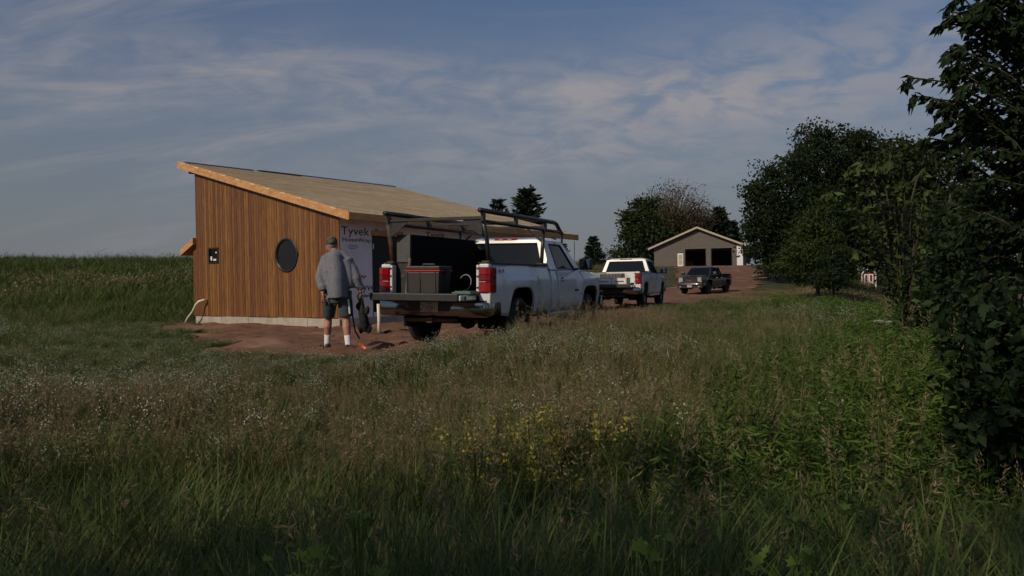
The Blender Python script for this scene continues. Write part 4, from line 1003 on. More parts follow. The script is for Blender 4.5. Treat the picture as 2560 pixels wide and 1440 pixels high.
# the black bag held in his right hand
bgp = Vector((mo.x, MY, mz))+WR_R
bag = thing('tool_pouch', 'black canvas tool pouch dangling from the right hand of the man', 'bag', bgp)
b = MB(); rb = random.Random(12)
b.tube([(0, .02, -.10), (.0, .02, -.2), (.015, .0, -.30), (.04, .0, -.42), (.06, 0, -.52), (.05, 0, -.60)], [(.035, .03), (.06, .045), (.085, .06), (.095, .07), (.075, .06), (.03, .03)], 12)
for k in range(11):
    c = Vector((rb.uniform(-.04, .12), rb.uniform(-.06, .05), rb.uniform(-.58, -.2))); ball(b, c, (rb.uniform(.03, .055), .04, rb.uniform(.04, .08)), 8)
fuse(b, 'pouch', 'bag', bag, .013, 2)
b = MB(); b.tube([(-.01, -.03, .0), (-.02, .0, -.07), (.01, .04, -.12), (.03, .0, -.2)], .013, 6); b.obj('strap', 'bag', bag)
b = MB(); b.tube([(-.13, -.06, -.10), (-.12, -.07, -.35), (-.09, -.04, -.58), (-.03, -.02, -.70)], .012, 6); b.obj('long_strap', 'bag', bag)

# ------------------------------------------------------------------ trees
def leafmat(nm, c, k=.45, trans=.25, rough=.55): 
    MT[nm] = mat(nm, c, rough, spec=.3, island=True, rnd=0, trans=trans); return nm
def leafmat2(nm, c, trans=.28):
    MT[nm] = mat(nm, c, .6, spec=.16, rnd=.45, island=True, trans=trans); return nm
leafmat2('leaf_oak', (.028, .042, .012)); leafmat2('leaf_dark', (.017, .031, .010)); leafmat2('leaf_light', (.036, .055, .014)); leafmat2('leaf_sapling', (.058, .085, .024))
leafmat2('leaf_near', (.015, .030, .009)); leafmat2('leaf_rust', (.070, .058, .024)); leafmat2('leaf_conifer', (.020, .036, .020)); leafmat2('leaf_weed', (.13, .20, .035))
def leaf_quads(c, size, rs, wid=.5, droop=.0, dirs=None):
    n = len(c)
    d = rs.normal(size=(n, 3)) if dirs is None else dirs+rs.normal(size=(n, 3))*.35
    d[:, 2] -= droop; d /= np.linalg.norm(d, axis=1)[:, None]+1e-9
    u = rs.normal(size=(n, 3)); u[:, 2] *= .6
    s = np.cross(d, u); s /= np.linalg.norm(s, axis=1)[:, None]+1e-9
    nn = np.cross(s, d)
    L = (size*rs.uniform(.65, 1.3, n))[:, None]
    w = L*wid*.5
    v = np.stack([c, c+d*L*.45+s*w+nn*L*.10, c+d*L, c+d*L*.45-s*w+nn*L*.10], 1).reshape(-1, 3)
    i = np.arange(n)[:, None]*4
    f = np.concatenate([i+np.array([[0, 1, 2]]), i+np.array([[0, 2, 3]])], 0)
    return v, f
def limbs(b, root, targets, r0, rs, n=6, rt=.012, sag=.0):
    for t in targets:
        m_ = root.lerp(t, .5)+Vector((rs.normal()*.06, rs.normal()*.06, .06))*(t-root).length
        b.tube([root, m_, t], [r0, r0*.55, rt], n)
def broadleaf(name, label, base, crown, n_clump, per, leaf, spread, m, trunk_r, seed, wid=.55, group=None, cat='tree', trunk_m='bark', fork=.35, inner=.25, nlimb=14, droop=.15, m2=None, bare=0):
    rs = np.random.default_rng(seed)
    T = thing(name, label, cat, base, None, group)
    B = Vector(base)
    vol = np.array([e[3]*e[4]*e[5] for e in crown])**.67; vol /= vol.sum()
    cs = []
    for e, p in zip(crown, vol):
        k = max(3, int(n_clump*p)); d = rs.normal(size=(k, 3)); d /= np.linalg.norm(d, axis=1)[:, None]
        r = rs.uniform(inner, 1, k)**.5*rs.uniform(.86, 1.08, k)
        cs.append(np.array(e[:3])+d*r[:, None]*np.array(e[3:6]))
    cs = np.concatenate(cs)
    sz = spread*rs.uniform(.6, 1.3, len(cs))
    cc = np.repeat(cs, per, 0); sp = np.repeat(sz, per)
    off = np.clip(rs.normal(size=cc.shape), -1.7, 1.7)*sp[:, None]*np.array([1, 1, .62])
    pts = cc+off
    if bare:
        keep = rs.random(len(pts)) > bare*sstep(.35, .8, (pts[:, 2])/max(pts[:, 2].max(), 1))
        pts = pts[keep]
    v, f = leaf_quads(pts, leaf, rs, wid, droop)
    cr = raw('crown', v, f, m, T)
    # trunk and limbs
    ctr = Vector((float(np.mean([e[0] for e in crown])), float(np.mean([e[1] for e in crown])), 0)); ztop = max(e[2]+e[5] for e in crown); zlo = min(e[2]-e[5] for e in crown)
    zf = max(.25, zlo+(ztop-zlo)*.12) if fork is None else ztop*fork
    b = MB(); tpts = [Vector((0, 0, -.3)), Vector((ctr.x*.15, ctr.y*.1, zf*.5)), Vector((ctr.x*.4, ctr.y*.4, zf)), Vector((ctr.x*.8, ctr.y*.8, ztop*.72)), Vector((ctr.x, ctr.y, ztop*.93))]
    b.tube(tpts, [trunk_r*1.25, trunk_r, trunk_r*.85, trunk_r*.4, .02], 9); tr = b.obj('trunk', trunk_m, T, smooth=True)
    b = MB(); pick = rs.choice(len(cs), min(nlimb, len(cs)), replace=False)
    for i in pick:
        t = Vector(cs[i]); tt = rs.uniform(0, .75); root = tpts[2].lerp(tpts[4], tt)
        if t.z < root.z*.9: root = tpts[1].lerp(tpts[2], rs.uniform(.3, 1))
        limbs(b, root, [t], trunk_r*.38*(1-.6*tt), rs, 5, trunk_r*.06)
    b.obj('limbs', trunk_m, tr, smooth=True)
    return T
def conifer(name, label, base, h, r, seed, group=None, n=18, m='leaf_conifer', zlo=.08):
    rs = np.random.default_rng(seed); T = thing(name, label, 'tree', base, None, group)
    b = MB(); b.tube([(0, 0, -.3), (0, 0, h*.5), (0, 0, h)], [h*.022, h*.014, .01], 7); b.obj('trunk', 'bark', T)
    P, D = [], []; bb = MB()
    for k in range(n):
        t = zlo+(1-zlo)*(k+.5)/n; z = h*t; R_ = r*(1-t)**.75*rs.uniform(.75, 1.15)+.05*r
        nb_ = int(7+4*(1-t))
        for j in range(nb_):
            a = 2*math.pi*(j+rs.uniform(-.35, .35))/nb_; L_ = R_*rs.uniform(.7, 1.2); up_ = .15+.45*t-rs.uniform(0, .2)
            d = np.array([math.cos(a), math.sin(a), up_]); bb.tube([(0, 0, z), tuple(d*L_*.6+np.array([0, 0, z-.02*h])), tuple(d*L_+np.array([0, 0, z]))], [.012*h*(1-t)*.5+.008, .01, .004], 4)
            m_ = int(16+34*(1-t)); q = rs.uniform(.15, 1.05, m_)[:, None]
            pts = np.array([0, 0, z])+d*L_*q+rs.normal(size=(m_, 3))*np.array([.07, .07, .05])*r*.9
            P.append(pts); D.append(np.tile(d, (m_, 1)))
    P = np.concatenate(P); D = np.concatenate(D)
    v, f = leaf_quads(P, r*.25, rs, .42, .1, D); raw('crown', v, f, m, T); bb.obj('limbs', 'bark', T)
    return T
def gpos(px, Y): 
    p = at(px, 700, Y); return (p.x, Y, gz(p.x, Y)-.05)
def el(base, px, py, Y, rx, rz, ry=None):       # an ellipsoid of a crown, given where it shows
    p = at(px, py, Y)-Vector(base); return (p.x, p.y, p.z, rx*Y/F, (ry or rx)*Y/F, rz*Y/F)

GT = 'trees behind the garage'
b0 = gpos(2075, 68)
broadleaf('oak_tree', 'big dark spreading oak rising above the right end of the garage', b0,
  [el(b0, 2085, 400, 68, 120, 100), el(b0, 1975, 470, 66, 95, 85), el(b0, 2180, 450, 69, 110, 95), el(b0, 1935, 560, 66, 80, 65), el(b0, 2060, 560, 65, 130, 100), el(b0, 2190, 580, 68, 120, 100), el(b0, 1900, 600, 68, 48, 50), el(b0, 1990, 640, 66, 95, 55), el(b0, 1885, 490, 66, 34, 34)],
  1000, 70, .27, .50, 'leaf_dark', .42, 21, .6, nlimb=34, fork=.2)
b1 = gpos(1668, 118)
broadleaf('half_bare_tree', 'round half-bare tree with brownish twigs standing behind the garage', b1,
  [el(b1, 1690, 530, 118, 85, 80), el(b1, 1625, 555, 116, 58, 65), el(b1, 1735, 570, 118, 55, 70)], 420, 30, .32, .70, 'leaf_rust', .4, 5, .5, GT, nlimb=16, bare=.62, fork=.2, trunk_m='palebark')
# bare upper twigs
rs_ = np.random.default_rng(8); bb = MB(); tw = Vector(b1)
for k in range(420):
    a = rs_.uniform(-1.2, 1.3); d = Vector((math.sin(a)*1.0, rs_.normal()*.35, math.cos(a)*.95+.12)).normalized()
    c = at(1683, 600, 118)-tw; L_ = rs_.uniform(5.5, 9.0)*(1-.12*abs(a)); s0 = c+d*L_*rs_.uniform(.25, .62); e_ = c+d*L_+Vector((rs_.normal()*.8, rs_.normal()*.5, rs_.normal()*.5))
    bb.tube([s0, s0.lerp(e_, .5)+Vector((rs_.normal()*.25, 0, rs_.normal()*.2)), e_], [.05, .034, .018], 3)
tws = bb.obj('bare_twigs', 'palebark', bpy.data.objects['half_bare_tree'])
b2 = gpos(1590, 108)
broadleaf('broadleaf_tree', 'dark green tree left of the garage, beside the half-bare tree', b2, [el(b2, 1600, 560, 108, 45, 55), el(b2, 1585, 620, 107, 45, 55), el(b2, 1640, 610, 108, 55, 50), el(b2, 1610, 515, 109, 28, 22)], 240, 40, .42, .62, 'leaf_oak', .3, 31, .6, GT, fork=.2)
b2 = gpos(1720, 120)
broadleaf('broadleaf_tree', 'dark leafy tree directly behind the garage ridge', b2, [el(b2, 1720, 590, 120, 80, 45), el(b2, 1770, 580, 120, 45, 40)], 200, 36, .45, .7, 'leaf_oak', .3, 32, .6, GT, fork=.2)
conifer('conifer_tree', 'dark conifer just behind the right slope of the garage roof', gpos(1800, 118), 8.6, 2.7, 41, GT)
conifer('conifer_tree', 'short dark conifer at the right eave of the garage', gpos(1832, 119), 6.8, 2.0, 42, GT)
GC = 'conifers behind the house roof'
conifer('conifer_tree', 'shorter left conifer of the pair above the house roof', gpos(1248, 66), 7.2, 1.6, 43, GC, 14)
conifer('conifer_tree', 'taller right conifer of the pair above the house roof', gpos(1320, 64), 7.85, 2.0, 44, GC, 16)
conifer('conifer_tree', 'small dark conifer on the field edge above the second white pickup', gpos(1485, 86), 3.4, 1.3, 45, None, 10)
conifer('conifer_tree', 'tiny conifer on the skyline left of the cab of the second pickup', gpos(1412, 92), 2.6, .8, 46, None, 8)
b2 = gpos(1535, 96)
broadleaf('bush', 'low grey-green bush on the skyline beside the second white pickup', b2, [el(b2, 1535, 640, 96, 22, 18)], 30, 26, .2, .35, 'leaf_oak', .08, 33, .6, None, 'bush')
# shrubs in front of the oak
GS = 'shrubs in front of the oak'
b2 = gpos(2045, 47)
broadleaf('leafy_shrub', 'yellow-green rounded shrub in front of the big oak', b2, [el(b2, 2040, 610, 47, 62, 75), el(b2, 1995, 655, 46, 50, 48), el(b2, 2095, 665, 46, 50, 50), el(b2, 2040, 540, 47, 28, 35)], 340, 46, .17, .26, 'leaf_light', .12, 51, .5, GS, 'shrub', fork=.15)
b2 = gpos(2085, 42)
broadleaf('leafy_shrub', 'low dark shrub between the yellow-green shrub and the red shed', b2, [el(b2, 2090, 655, 42, 36, 40), el(b2, 2075, 700, 41, 42, 26)], 140, 40, .15, .22, 'leaf_dark', .08, 52, .5, GS, 'shrub', fork=.15)
# trees behind / right of shed
b2 = gpos(2290, 46)
broadleaf('broadleaf_tree', 'tall dark tree behind the red shed at the right', b2, [el(b2, 2260, 430, 46, 95, 90), el(b2, 2370, 470, 46, 100, 90), el(b2, 2290, 560, 45, 110, 85), el(b2, 2420, 580, 45, 100, 110), el(b2, 2255, 620, 47, 85, 40)], 620, 44, .24, .42, 'leaf_oak', .25, 53, .5, 'trees on the right', fork=.15)
b2 = gpos(2185, SHD+5)
broadleaf('broadleaf_tree', 'dark thicket tree closing the view right behind the red shed', b2, [el(b2, 2170, 610, SHD+5, 90, 75), el(b2, 2250, 650, SHD+5, 80, 70), el(b2, 2110, 665, SHD+6, 60, 60), el(b2, 2200, 700, SHD+6, 90, 35)], 300, 44, .30, .5, 'leaf_dark', .2, 57, .6, 'trees on the right', fork=.15)
b2 = gpos(2330, 30)
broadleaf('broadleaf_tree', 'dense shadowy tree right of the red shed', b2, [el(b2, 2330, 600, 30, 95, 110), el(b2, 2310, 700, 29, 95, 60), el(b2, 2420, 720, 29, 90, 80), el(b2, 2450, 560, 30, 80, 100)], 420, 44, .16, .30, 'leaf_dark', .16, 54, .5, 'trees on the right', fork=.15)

# young tree with large leaves along arching twigs
def sapling(name, label, base, twigs, leaf, m, seed, trunk=.03, group=None, wid=.45, step=.07, cat='sapling'):
    rs = np.random.default_rng(seed); T = thing(name, label, cat, base, None, group); B = Vector(base); b = MB(); P = []; D = []
    for tw in twigs:
        pts = [Vector(p)-B for p in tw]
        L_ = sum((pts[i+1]-pts[i]).length for i in range(len(pts)-1)); n = max(3, int(L_/step))
        b.tube(pts, [trunk*.55]+[trunk*.3]*(len(pts)-2)+[.003], 5)
        for k in range(n):
            t = .06+.94*k/(n-1); q = t*(len(pts)-1); i = min(int(q), len(pts)-2); p = pts[i].lerp(pts[i+1], q-i); d = (pts[i+1]-pts[i]).normalized()
            for s in (1, -1):
                sd = d.cross(Vector((0, 0, 1)))*s; v = (d*.5+sd*.8+Vector((0, 0, -.45))).normalized(); P.append(p+Vector(rs.normal(size=3)*.01)); D.append(v)
    b.obj('trunk', 'bark', T, smooth=True)
    P = np.array([tuple(p) for p in P]); D = np.array([tuple(d) for d in D])
    v, f = leaf_quads(P, leaf, rs, wid, .1, D); raw('crown', v, f, m, T)
    return T
def fan(base, px, py, Y, n, rx, ry, seed, dY=.5):
    r = random.Random(seed); out = []; B = Vector(base)
    for k in range(n):
        e = at(px+r.uniform(-rx, rx), py+r.uniform(-ry, ry), Y+r.uniform(-dY, dY)); f0 = r.uniform(.45, .75); s0 = B.lerp(e, f0); s0.x = B.x+(e.x-B.x)*f0*.7; s0.z = B.z+(e.z-B.z)*min(.92, f0+.12)
        m_ = s0.lerp(e, .55)+Vector((0, 0, .12*(e-s0).length)); out.append([s0, m_, e, e+Vector(((e.x-s0.x)*.12, 0, -.05*(e-s0).length))])
    return out
b2 = gpos(2262, 10.5)
tws_ = [[Vector(b2), Vector(b2).lerp(at(2245, 560, 10.5), .6), at(2245, 560, 10.5), at(2190, 430, 10.5)]]+fan(b2, 2195, 510, 10.5, 24, 130, 120, 61)
sapling('sapling', 'slender sapling with long pale green leaves in front of the dark trees', b2, tws_, .14, 'leaf_sapling', 62, .028, None, .42, .07)
# near tree hanging in from the right
b3 = (4.9, 6.3, gz(4.9, 6.3))
twn = fan(b3, 2500, 300, 6.2, 60, 110, 290, 71, .6)+fan(b3, 2480, -30, 6.2, 22, 95, 70, 76, .4)+fan(b3, 2420, 330, 6.2, 16, 50, 90, 72, .4)+fan(b3, 2545, 700, 6.2, 80, 110, 330, 73, .6)+fan(b3, 2575, 1130, 5.6, 34, 70, 170, 75, .4)
for e in ((2270, 193), (2285, 240), (2320, 345), (2335, 250), (2385, 30), (2365, 300), (2360, 55), (2345, 380), (2385, 110)):
    p = at(e[0], e[1], 6.1); s0 = at(2470, e[1]+60, 6.3); twn.append([s0, s0.lerp(p, .55)+Vector((0, 0, .05)), p, p+Vector((-.03, 0, -.05))])
twn.append([Vector(b3), Vector(b3)+Vector((.05, 0, 1.4)), at(2620, 300, 6.4), at(2560, -150, 6.3)])
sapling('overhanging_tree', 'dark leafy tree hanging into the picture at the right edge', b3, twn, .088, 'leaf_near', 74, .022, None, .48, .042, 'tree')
bpy.data.objects['overhanging_tree'].name = 'overhanging_tree'
# dark bushes beneath it
GB = 'bushes along the right edge'
for k, (px, py, Y, rx, rz, lf, lb) in enumerate(((2470, 830, 8.5, 95, 150, .11, 'large-leaved dark bush under the overhanging tree'), (2550, 1120, 6.0, 95, 200, .10, 'dark bush filling the lower right corner'),
        (2548, 960, 4.9, 80, 230, .085, 'tall shaded bush on the right edge in front of the dark bush'), (2430, 640, 15, 100, 110, .12, 'shaded bush between the sapling and the overhanging tree'), (2345, 770, 14, 70, 45, .09, 'low dark bush right of the white flower heads'))):
    b2 = gpos(px, Y)
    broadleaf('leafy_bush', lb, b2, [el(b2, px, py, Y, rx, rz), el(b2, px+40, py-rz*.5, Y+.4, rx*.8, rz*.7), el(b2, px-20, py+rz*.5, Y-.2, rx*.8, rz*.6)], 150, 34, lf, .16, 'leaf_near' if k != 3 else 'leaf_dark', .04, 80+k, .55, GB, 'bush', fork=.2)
# unseen trees added behind the camera so their shade darkens the foreground
for k, (x, y, h, lb) in enumerate(((-8.0, -5.6, 10.5, 'unseen tall leafy tree added at the left behind the camera to shade the foreground'), (-3.1, -8.9, 12.0, 'unseen tallest leafy tree added straight behind the camera to shade the foreground'), (-12.2, -3.4, 9.0, 'unseen smaller leafy tree added furthest left beside the camera to shade the foreground'))):
    z = gz(x, y)
    broadleaf('added_shade_tree', lb, (x, y, z),
      [(0, 0, h*.62, 3.4, 3.2, h*.34), (1.6, 1.0, h*.42, 2.4, 2.2, h*.22), (-1.5, -1.4, h*.45, 2.6, 2.6, h*.25)], 300, 26, .30, .55, 'leaf_oak', .3, 90+k, .6, 'unseen trees added behind the camera for shade')
# low vines with lobed leaves in the foreground
lobes = []
for k in range(5):
    a = R(90+(k-2)*58); lobes += [(a-R(26), .46), (a, 1.0 if k == 2 else .86), (a+R(22), .50)]
lv = [(0, 0, 0)]+[(math.cos(a)*q, math.sin(a)*q+.25, .10*q*q*abs(math.cos(a))) for a, q in lobes]
lme = bpy.data.meshes.new('lobed_leaf'); lme.from_pydata(lv, [], [(0, i, i+1) for i in range(1, len(lv)-1)]); lme.materials.append(MT['leaf_weed'])
def vine(px, py, Y, n, sp, sz, seed, label):
    r_ = random.Random(seed); c = at(px, py, Y); z0 = gz(c.x, Y); T = thing('leafy_vine', label, 'plant', (c.x, Y, z0), None, 'leafy vines in the foreground'); b = MB(); hh = c.z-z0
    b.tube([(0, 0, -.03), (.03, .02, hh*.5), (0, 0, hh)], [.006, .005, .003], 5)
    for k in range(n):
        p = Vector((r_.gauss(0, sp), r_.gauss(0, sp*.7), hh-abs(r_.gauss(0, sp*.8)))); b.tube([(0, 0, hh*r_.uniform(.5, .9)), p.lerp(Vector((0, 0, hh*.8)), .4)+Vector((0, 0, .03)), p], .0025, 4)
        o = bpy.data.objects.new('leaf', lme); COL.objects.link(o); o.parent = T; o.location = p; q = sz*r_.uniform(.7, 1.25); o.scale = (q, q, q); o.rotation_euler = (r_.uniform(-.1, 1.15), r_.uniform(-.4, .4), r_.uniform(0, 6.28))
    b.obj('stem', 'leaf_weed', T)
for k, (px, py, Y, n, sp, lb) in enumerate(((745, 1375, 2.15, 16, .10, 'bright lobed leaves of a vine at the bottom edge, left of centre'), (893, 1285, 2.5, 5, .05, 'few pale lobed leaves standing above the vine left of centre'),
      (930, 1425, 2.1, 10, .08, 'lobed vine leaves at the very bottom below the yellow flowers'), (1645, 1345, 2.3, 10, .08, 'lobed vine leaves at the bottom, right of centre'),
      (2010, 1390, 2.2, 12, .10, 'lobed vine leaves near the bottom right corner'), (1185, 1120, 3.9, 8, .10, 'lobed leaves beside the left edge of the yellow flower patch'), (2090, 1270, 2.9, 10, .12, 'broad pale leaves in the grass at lower right'))):
    vine(px, py, Y, n, sp*.75, .030, 200+k, lb)

# ------------------------------------------------------------------ meadow
def gmat(nm, c, c2, trans=.22, rough=.6):
    m = bpy.data.materials.new(nm); m.use_nodes = True; nt = m.node_tree; N = nt.nodes; L = nt.links
    b = N['Principled BSDF']; b.inputs['Roughness'].default_value = rough; b.inputs['Specular IOR Level'].default_value = .25
    oi = N.new('ShaderNodeObjectInfo'); ge = N.new('ShaderNodeNewGeometry')
    ad = N.new('ShaderNodeMath'); ad.operation = 'ADD'; L.new(oi.outputs['Random'], ad.inputs[0]); L.new(ge.outputs['Random Per Island'], ad.inputs[1])
    hf = N.new('ShaderNodeMath'); hf.operation = 'MULTIPLY'; L.new(ad.outputs[0], hf.inputs[0]); hf.inputs[1].default_value = .5
    mx = N.new('ShaderNodeMix'); mx.data_type = 'RGBA'; L.new(hf.outputs[0], mx.inputs[0]); mx.inputs[6].default_value = (*c, 1); mx.inputs[7].default_value = (*c2, 1)
    L.new(mx.outputs[2], b.inputs['Base Color'])
    tr = N.new('ShaderNodeBsdfTranslucent'); L.new(mx.outputs[2], tr.inputs[0]); ms = N.new('ShaderNodeMixShader'); ms.inputs[0].default_value = trans
    L.new(b.outputs[0], ms.inputs[1]); L.new(tr.outputs[0], ms.inputs[2]); L.new(ms.outputs[0], N['Material Output'].inputs[0])
    MT[nm] = m; return nm
gmat('green_blades', (.034, .075, .012), (.130, .165, .040)); gmat('dry_blades', (.250, .195, .095), (.095, .095, .034))
gmat('seed_heads', (.330, .260, .150), (.150, .120, .064)); gmat('stalks', (.130, .140, .050), (.300, .250, .135)); gmat('white_florets', (.52, .53, .47), (.34, .36, .28), .2)
gmat('yellow_florets', (.40, .36, .07), (.30, .28, .07), .3); gmat('weed_leaves', (.030, .075, .012), (.105, .165, .030))
def proto(coll, parts):
    # parts: list of (verts, faces, material) joined as one mesh with several materials
    V, Fs, mi, mats = [], [], [], []
    for v, f, m in parts:
        if len(v) == 0: continue
        k = sum(len(a) for a in V); V.append(np.asarray(v)); Fs.append(np.asarray(f)+k)
        if m not in mats: mats.append(m)
        mi.append(np.full(len(f), mats.index(m)))
    V = np.concatenate(V); Fs = np.concatenate(Fs); mi = np.concatenate(mi).astype(np.int32)
    me = bpy.data.meshes.new('tuft'); me.vertices.add(len(V)); me.vertices.foreach_set('co', V.astype(np.float32).ravel())
    me.loops.add(Fs.size); me.loops.foreach_set('vertex_index', Fs.astype(np.int32).ravel())
    me.polygons.add(len(Fs)); me.polygons.foreach_set('loop_start', np.arange(len(Fs), dtype=np.int32)*3); me.polygons.foreach_set('loop_total', np.full(len(Fs), 3, np.int32))
    me.polygons.foreach_set('material_index', mi); me.update(calc_edges=True)
    for m in mats: me.materials.append(MT[m])
    o = bpy.data.objects.new('tuft_%02d' % len(coll.objects), me); coll.objects.link(o); return o
def blades(n, h, w, rad, rs, bend=.5, seg=3):
    V, Fq = [], []
    for i in range(n):
        a = rs.uniform(0, 6.28); p = np.array([rs.normal()*rad, rs.normal()*rad, 0]); hh = h*rs.uniform(.55, 1.15); ww = w*rs.uniform(.7, 1.3)
        d = np.array([math.cos(a), math.sin(a), 0]); s = np.array([-d[1], d[0], 0]); bd = bend*rs.uniform(.2, 1.3)*hh; k0 = len(V)
        for j in range(seg):
            t = j/seg; c = p+d*bd*t**2+np.array([0, 0, hh*(t-.18*bend*t*t)]); V += [c-s*ww*(1-t*.7), c+s*ww*(1-t*.7)]
        V.append(p+d*bd+np.array([0, 0, hh*(1-.18*bend)]))
        for j in range(seg-1):
            q = k0+2*j; Fq += [(q, q+1, q+3), (q, q+3, q+2)]
        q = k0+2*(seg-1); Fq.append((q, q+1, q+2))
    return np.array(V), np.array(Fq)
def stalk(p, top, w, rs):
    s = np.array([w, 0, 0]); s2 = np.array([0, w, 0]); m_ = (p+top)/2+rs.normal(size=3)*.02
    V = [p-s, p+s, m_+s, m_-s, top, p-s2, p+s2, m_+s2, m_-s2]
    return np.array(V), np.array([(0, 1, 2), (0, 2, 3), (3, 2, 4), (5, 6, 7), (5, 7, 8), (8, 7, 4)])
def merge(lst):
    V, Fq = [], []; k = 0
    for v, f in lst: V.append(v); Fq.append(f+k); k += len(v)
    return np.concatenate(V), np.concatenate(Fq)
def dots(c, r, rs, flat=.6):
    n = len(c); a = rs.uniform(0, 6.28, n); rr = r*rs.uniform(.6, 1.3, n)
    o = [np.stack([np.cos(a+k*2.094)*rr, np.sin(a+k*2.094)*rr, rs.uniform(-1, 1, n)*rr*flat], 1) for k in range(3)]; top = np.stack([0*a, 0*a, rr*1.2], 1)
    v = np.stack([c+o[0], c+o[1], c+o[2], c+top], 1).reshape(-1, 3); i = np.arange(n)[:, None]*4
    return v, np.concatenate([i+np.array([[0, 1, 3]]), i+np.array([[1, 2, 3]]), i+np.array([[2, 0, 3]])])
def collection(nm): return bpy.data.collections.new(nm)
rs = np.random.default_rng(77)
C_green, C_dry, C_white, C_yellow, C_weed, C_head, C_far, C_fardry = [collection(n) for n in ('green', 'dry', 'white', 'yellow', 'weed', 'head', 'far', 'fardry')]
for k in range(8):
    proto(C_green, [(*blades(22, .66, .0058, .075, rs, .75, 4), 'green_blades'), (*blades(6, .62, .0035, .08, rs, .8, 4), 'dry_blades')])
def panicle(top, d, L, n, rs, sz=.012, wide=.035):
    t = rs.uniform(0, 1, n); c = top-d*L*t[:, None]+rs.normal(size=(n, 3))*wide*np.sqrt(t*(1.1-t))[:, None]
    return leaf_quads(c, sz, rs, .4, -.5)
for k in range(6):      # fine dry grass with airy heads
    st, hd = [], []
    for j in range(9):
        p = np.array([rs.normal()*.06, rs.normal()*.06, 0]); lean = rs.normal(size=2)*.10; h = rs.uniform(.42, .72); top = p+np.array([lean[0], lean[1], h])
        st.append(stalk(p, top, .0016, rs)); d = (top-p)/np.linalg.norm(top-p); hd.append(panicle(top, d, .16, 24, rs, .017, .020))
    proto(C_dry, [(*merge(st), 'stalks'), (*merge(hd), 'seed_heads'), (*blades(12, .40, .003, .07, rs, .7), 'dry_blades'), (*blades(8, .38, .0035, .07, rs, .5), 'green_blades')])
for k in range(6):      # white wildflowers
    st, fl = [], []
    for j in range(5):
        p = np.array([rs.normal()*.06, rs.normal()*.06, 0]); h = rs.uniform(.40, .66); top = p+np.array([rs.normal()*.07, rs.normal()*.07, h]); st.append(stalk(p, top, .0022, rs))
        c = top+rs.normal(size=(6, 3))*np.array([.05, .05, .035])
        for q in c: st.append(stalk(top-np.array([0, 0, .10]), q, .0010, rs))
        fl.append(dots(c, .0085, rs))
    lv = leaf_quads(rs.normal(size=(36, 3))*np.array([.06, .06, .10])+np.array([0, 0, .27]), .055, rs, .22, -.3)
    proto(C_white, [(*merge(st), 'green_blades'), (*merge(fl), 'white_florets'), (*lv, 'weed_leaves'), (*blades(8, .35, .0035, .06, rs, .5), 'green_blades')])
for k in range(5):      # yellow wildflowers
    st, fl = [], []
    for j in range(5):
        p = np.array([rs.normal()*.06, rs.normal()*.06, 0]); h = rs.uniform(.40, .60); top = p+np.array([rs.normal()*.05, rs.normal()*.05, h]); st.append(stalk(p, top, .002, rs))
        t = rs.uniform(0, 1, 9); fl.append(leaf_quads(top-np.outer(t, [0, 0, .09])+rs.normal(size=(9, 3))*.016, .026, rs, .6, .1))
    lv = leaf_quads(rs.normal(size=(46, 3))*np.array([.07, .07, .11])+np.array([0, 0, .25]), .05, rs, .16, -.4)
    proto(C_yellow, [(*merge(st), 'weed_leaves'), (*merge(fl), 'yellow_florets'), (*lv, 'weed_leaves')])
for k in range(6):      # leafy upright weeds (goldenrod-like)
    st, P, D = [], [], []
    for j in range(4):
        p = np.array([rs.normal()*.08, rs.normal()*.08, 0]); h = rs.uniform(.55, .9); top = p+np.array([rs.normal()*.06, rs.normal()*.06, h]); st.append(stalk(p, top, .003, rs))
        for q in range(30):
            t = .2+.8*q/29; a = q*2.4; P.append(p+(top-p)*t); D.append([math.cos(a), math.sin(a), .45])
    v, f = leaf_quads(np.array(P), .085, rs, .20, .0, np.array(D)); proto(C_weed, [(*merge(st), 'weed_leaves'), (v, f, 'weed_leaves')])
for k in range(5):      # single tall seed-head stalks
    st, hd = [], []
    p = np.zeros(3); h = rs.uniform(.8, 1.05); top = np.array([rs.uniform(-.22, .22), rs.uniform(-.1, .1), h]); st.append(stalk(p, top, .0022, rs)); d = top/np.linalg.norm(top)
    side_ = np.array([1, 0, 0])*np.sign(top[0]+.001)
    P = np.array([top-d*.24*t+side_*.02*(1-t)+rs.normal(size=3)*.012 for t in rs.uniform(0, 1, 34)]); D = np.tile(d*.8+side_*.45-np.array([0, 0, .1]), (34, 1))
    hd.append(leaf_quads(P, .034, rs, .17, .1, D)); proto(C_head, [(*merge(st), 'stalks'), (*merge(hd), 'seed_heads'), (*blades(3, .5, .004, .02, rs, .6), 'green_blades')])
for k in range(6):      # coarse tufts for the far slopes
    proto(C_far, [(*blades(34, .34, .007, .28, rs, .9, 2), 'green_blades'), (*blades(2, .38, .006, .28, rs, .9, 2), 'dry_blades')])
    proto(C_fardry, [(*blades(12, .34, .007, .28, rs, .8, 2), 'green_blades'), (*blades(32, .40, .006, .28, rs, .8, 2), 'dry_blades'), (*dots(rs.normal(size=(40, 3))*np.array([.28, .28, .04])+np.array([0, 0, .36]), .016, rs, 1.5), 'seed_heads')])
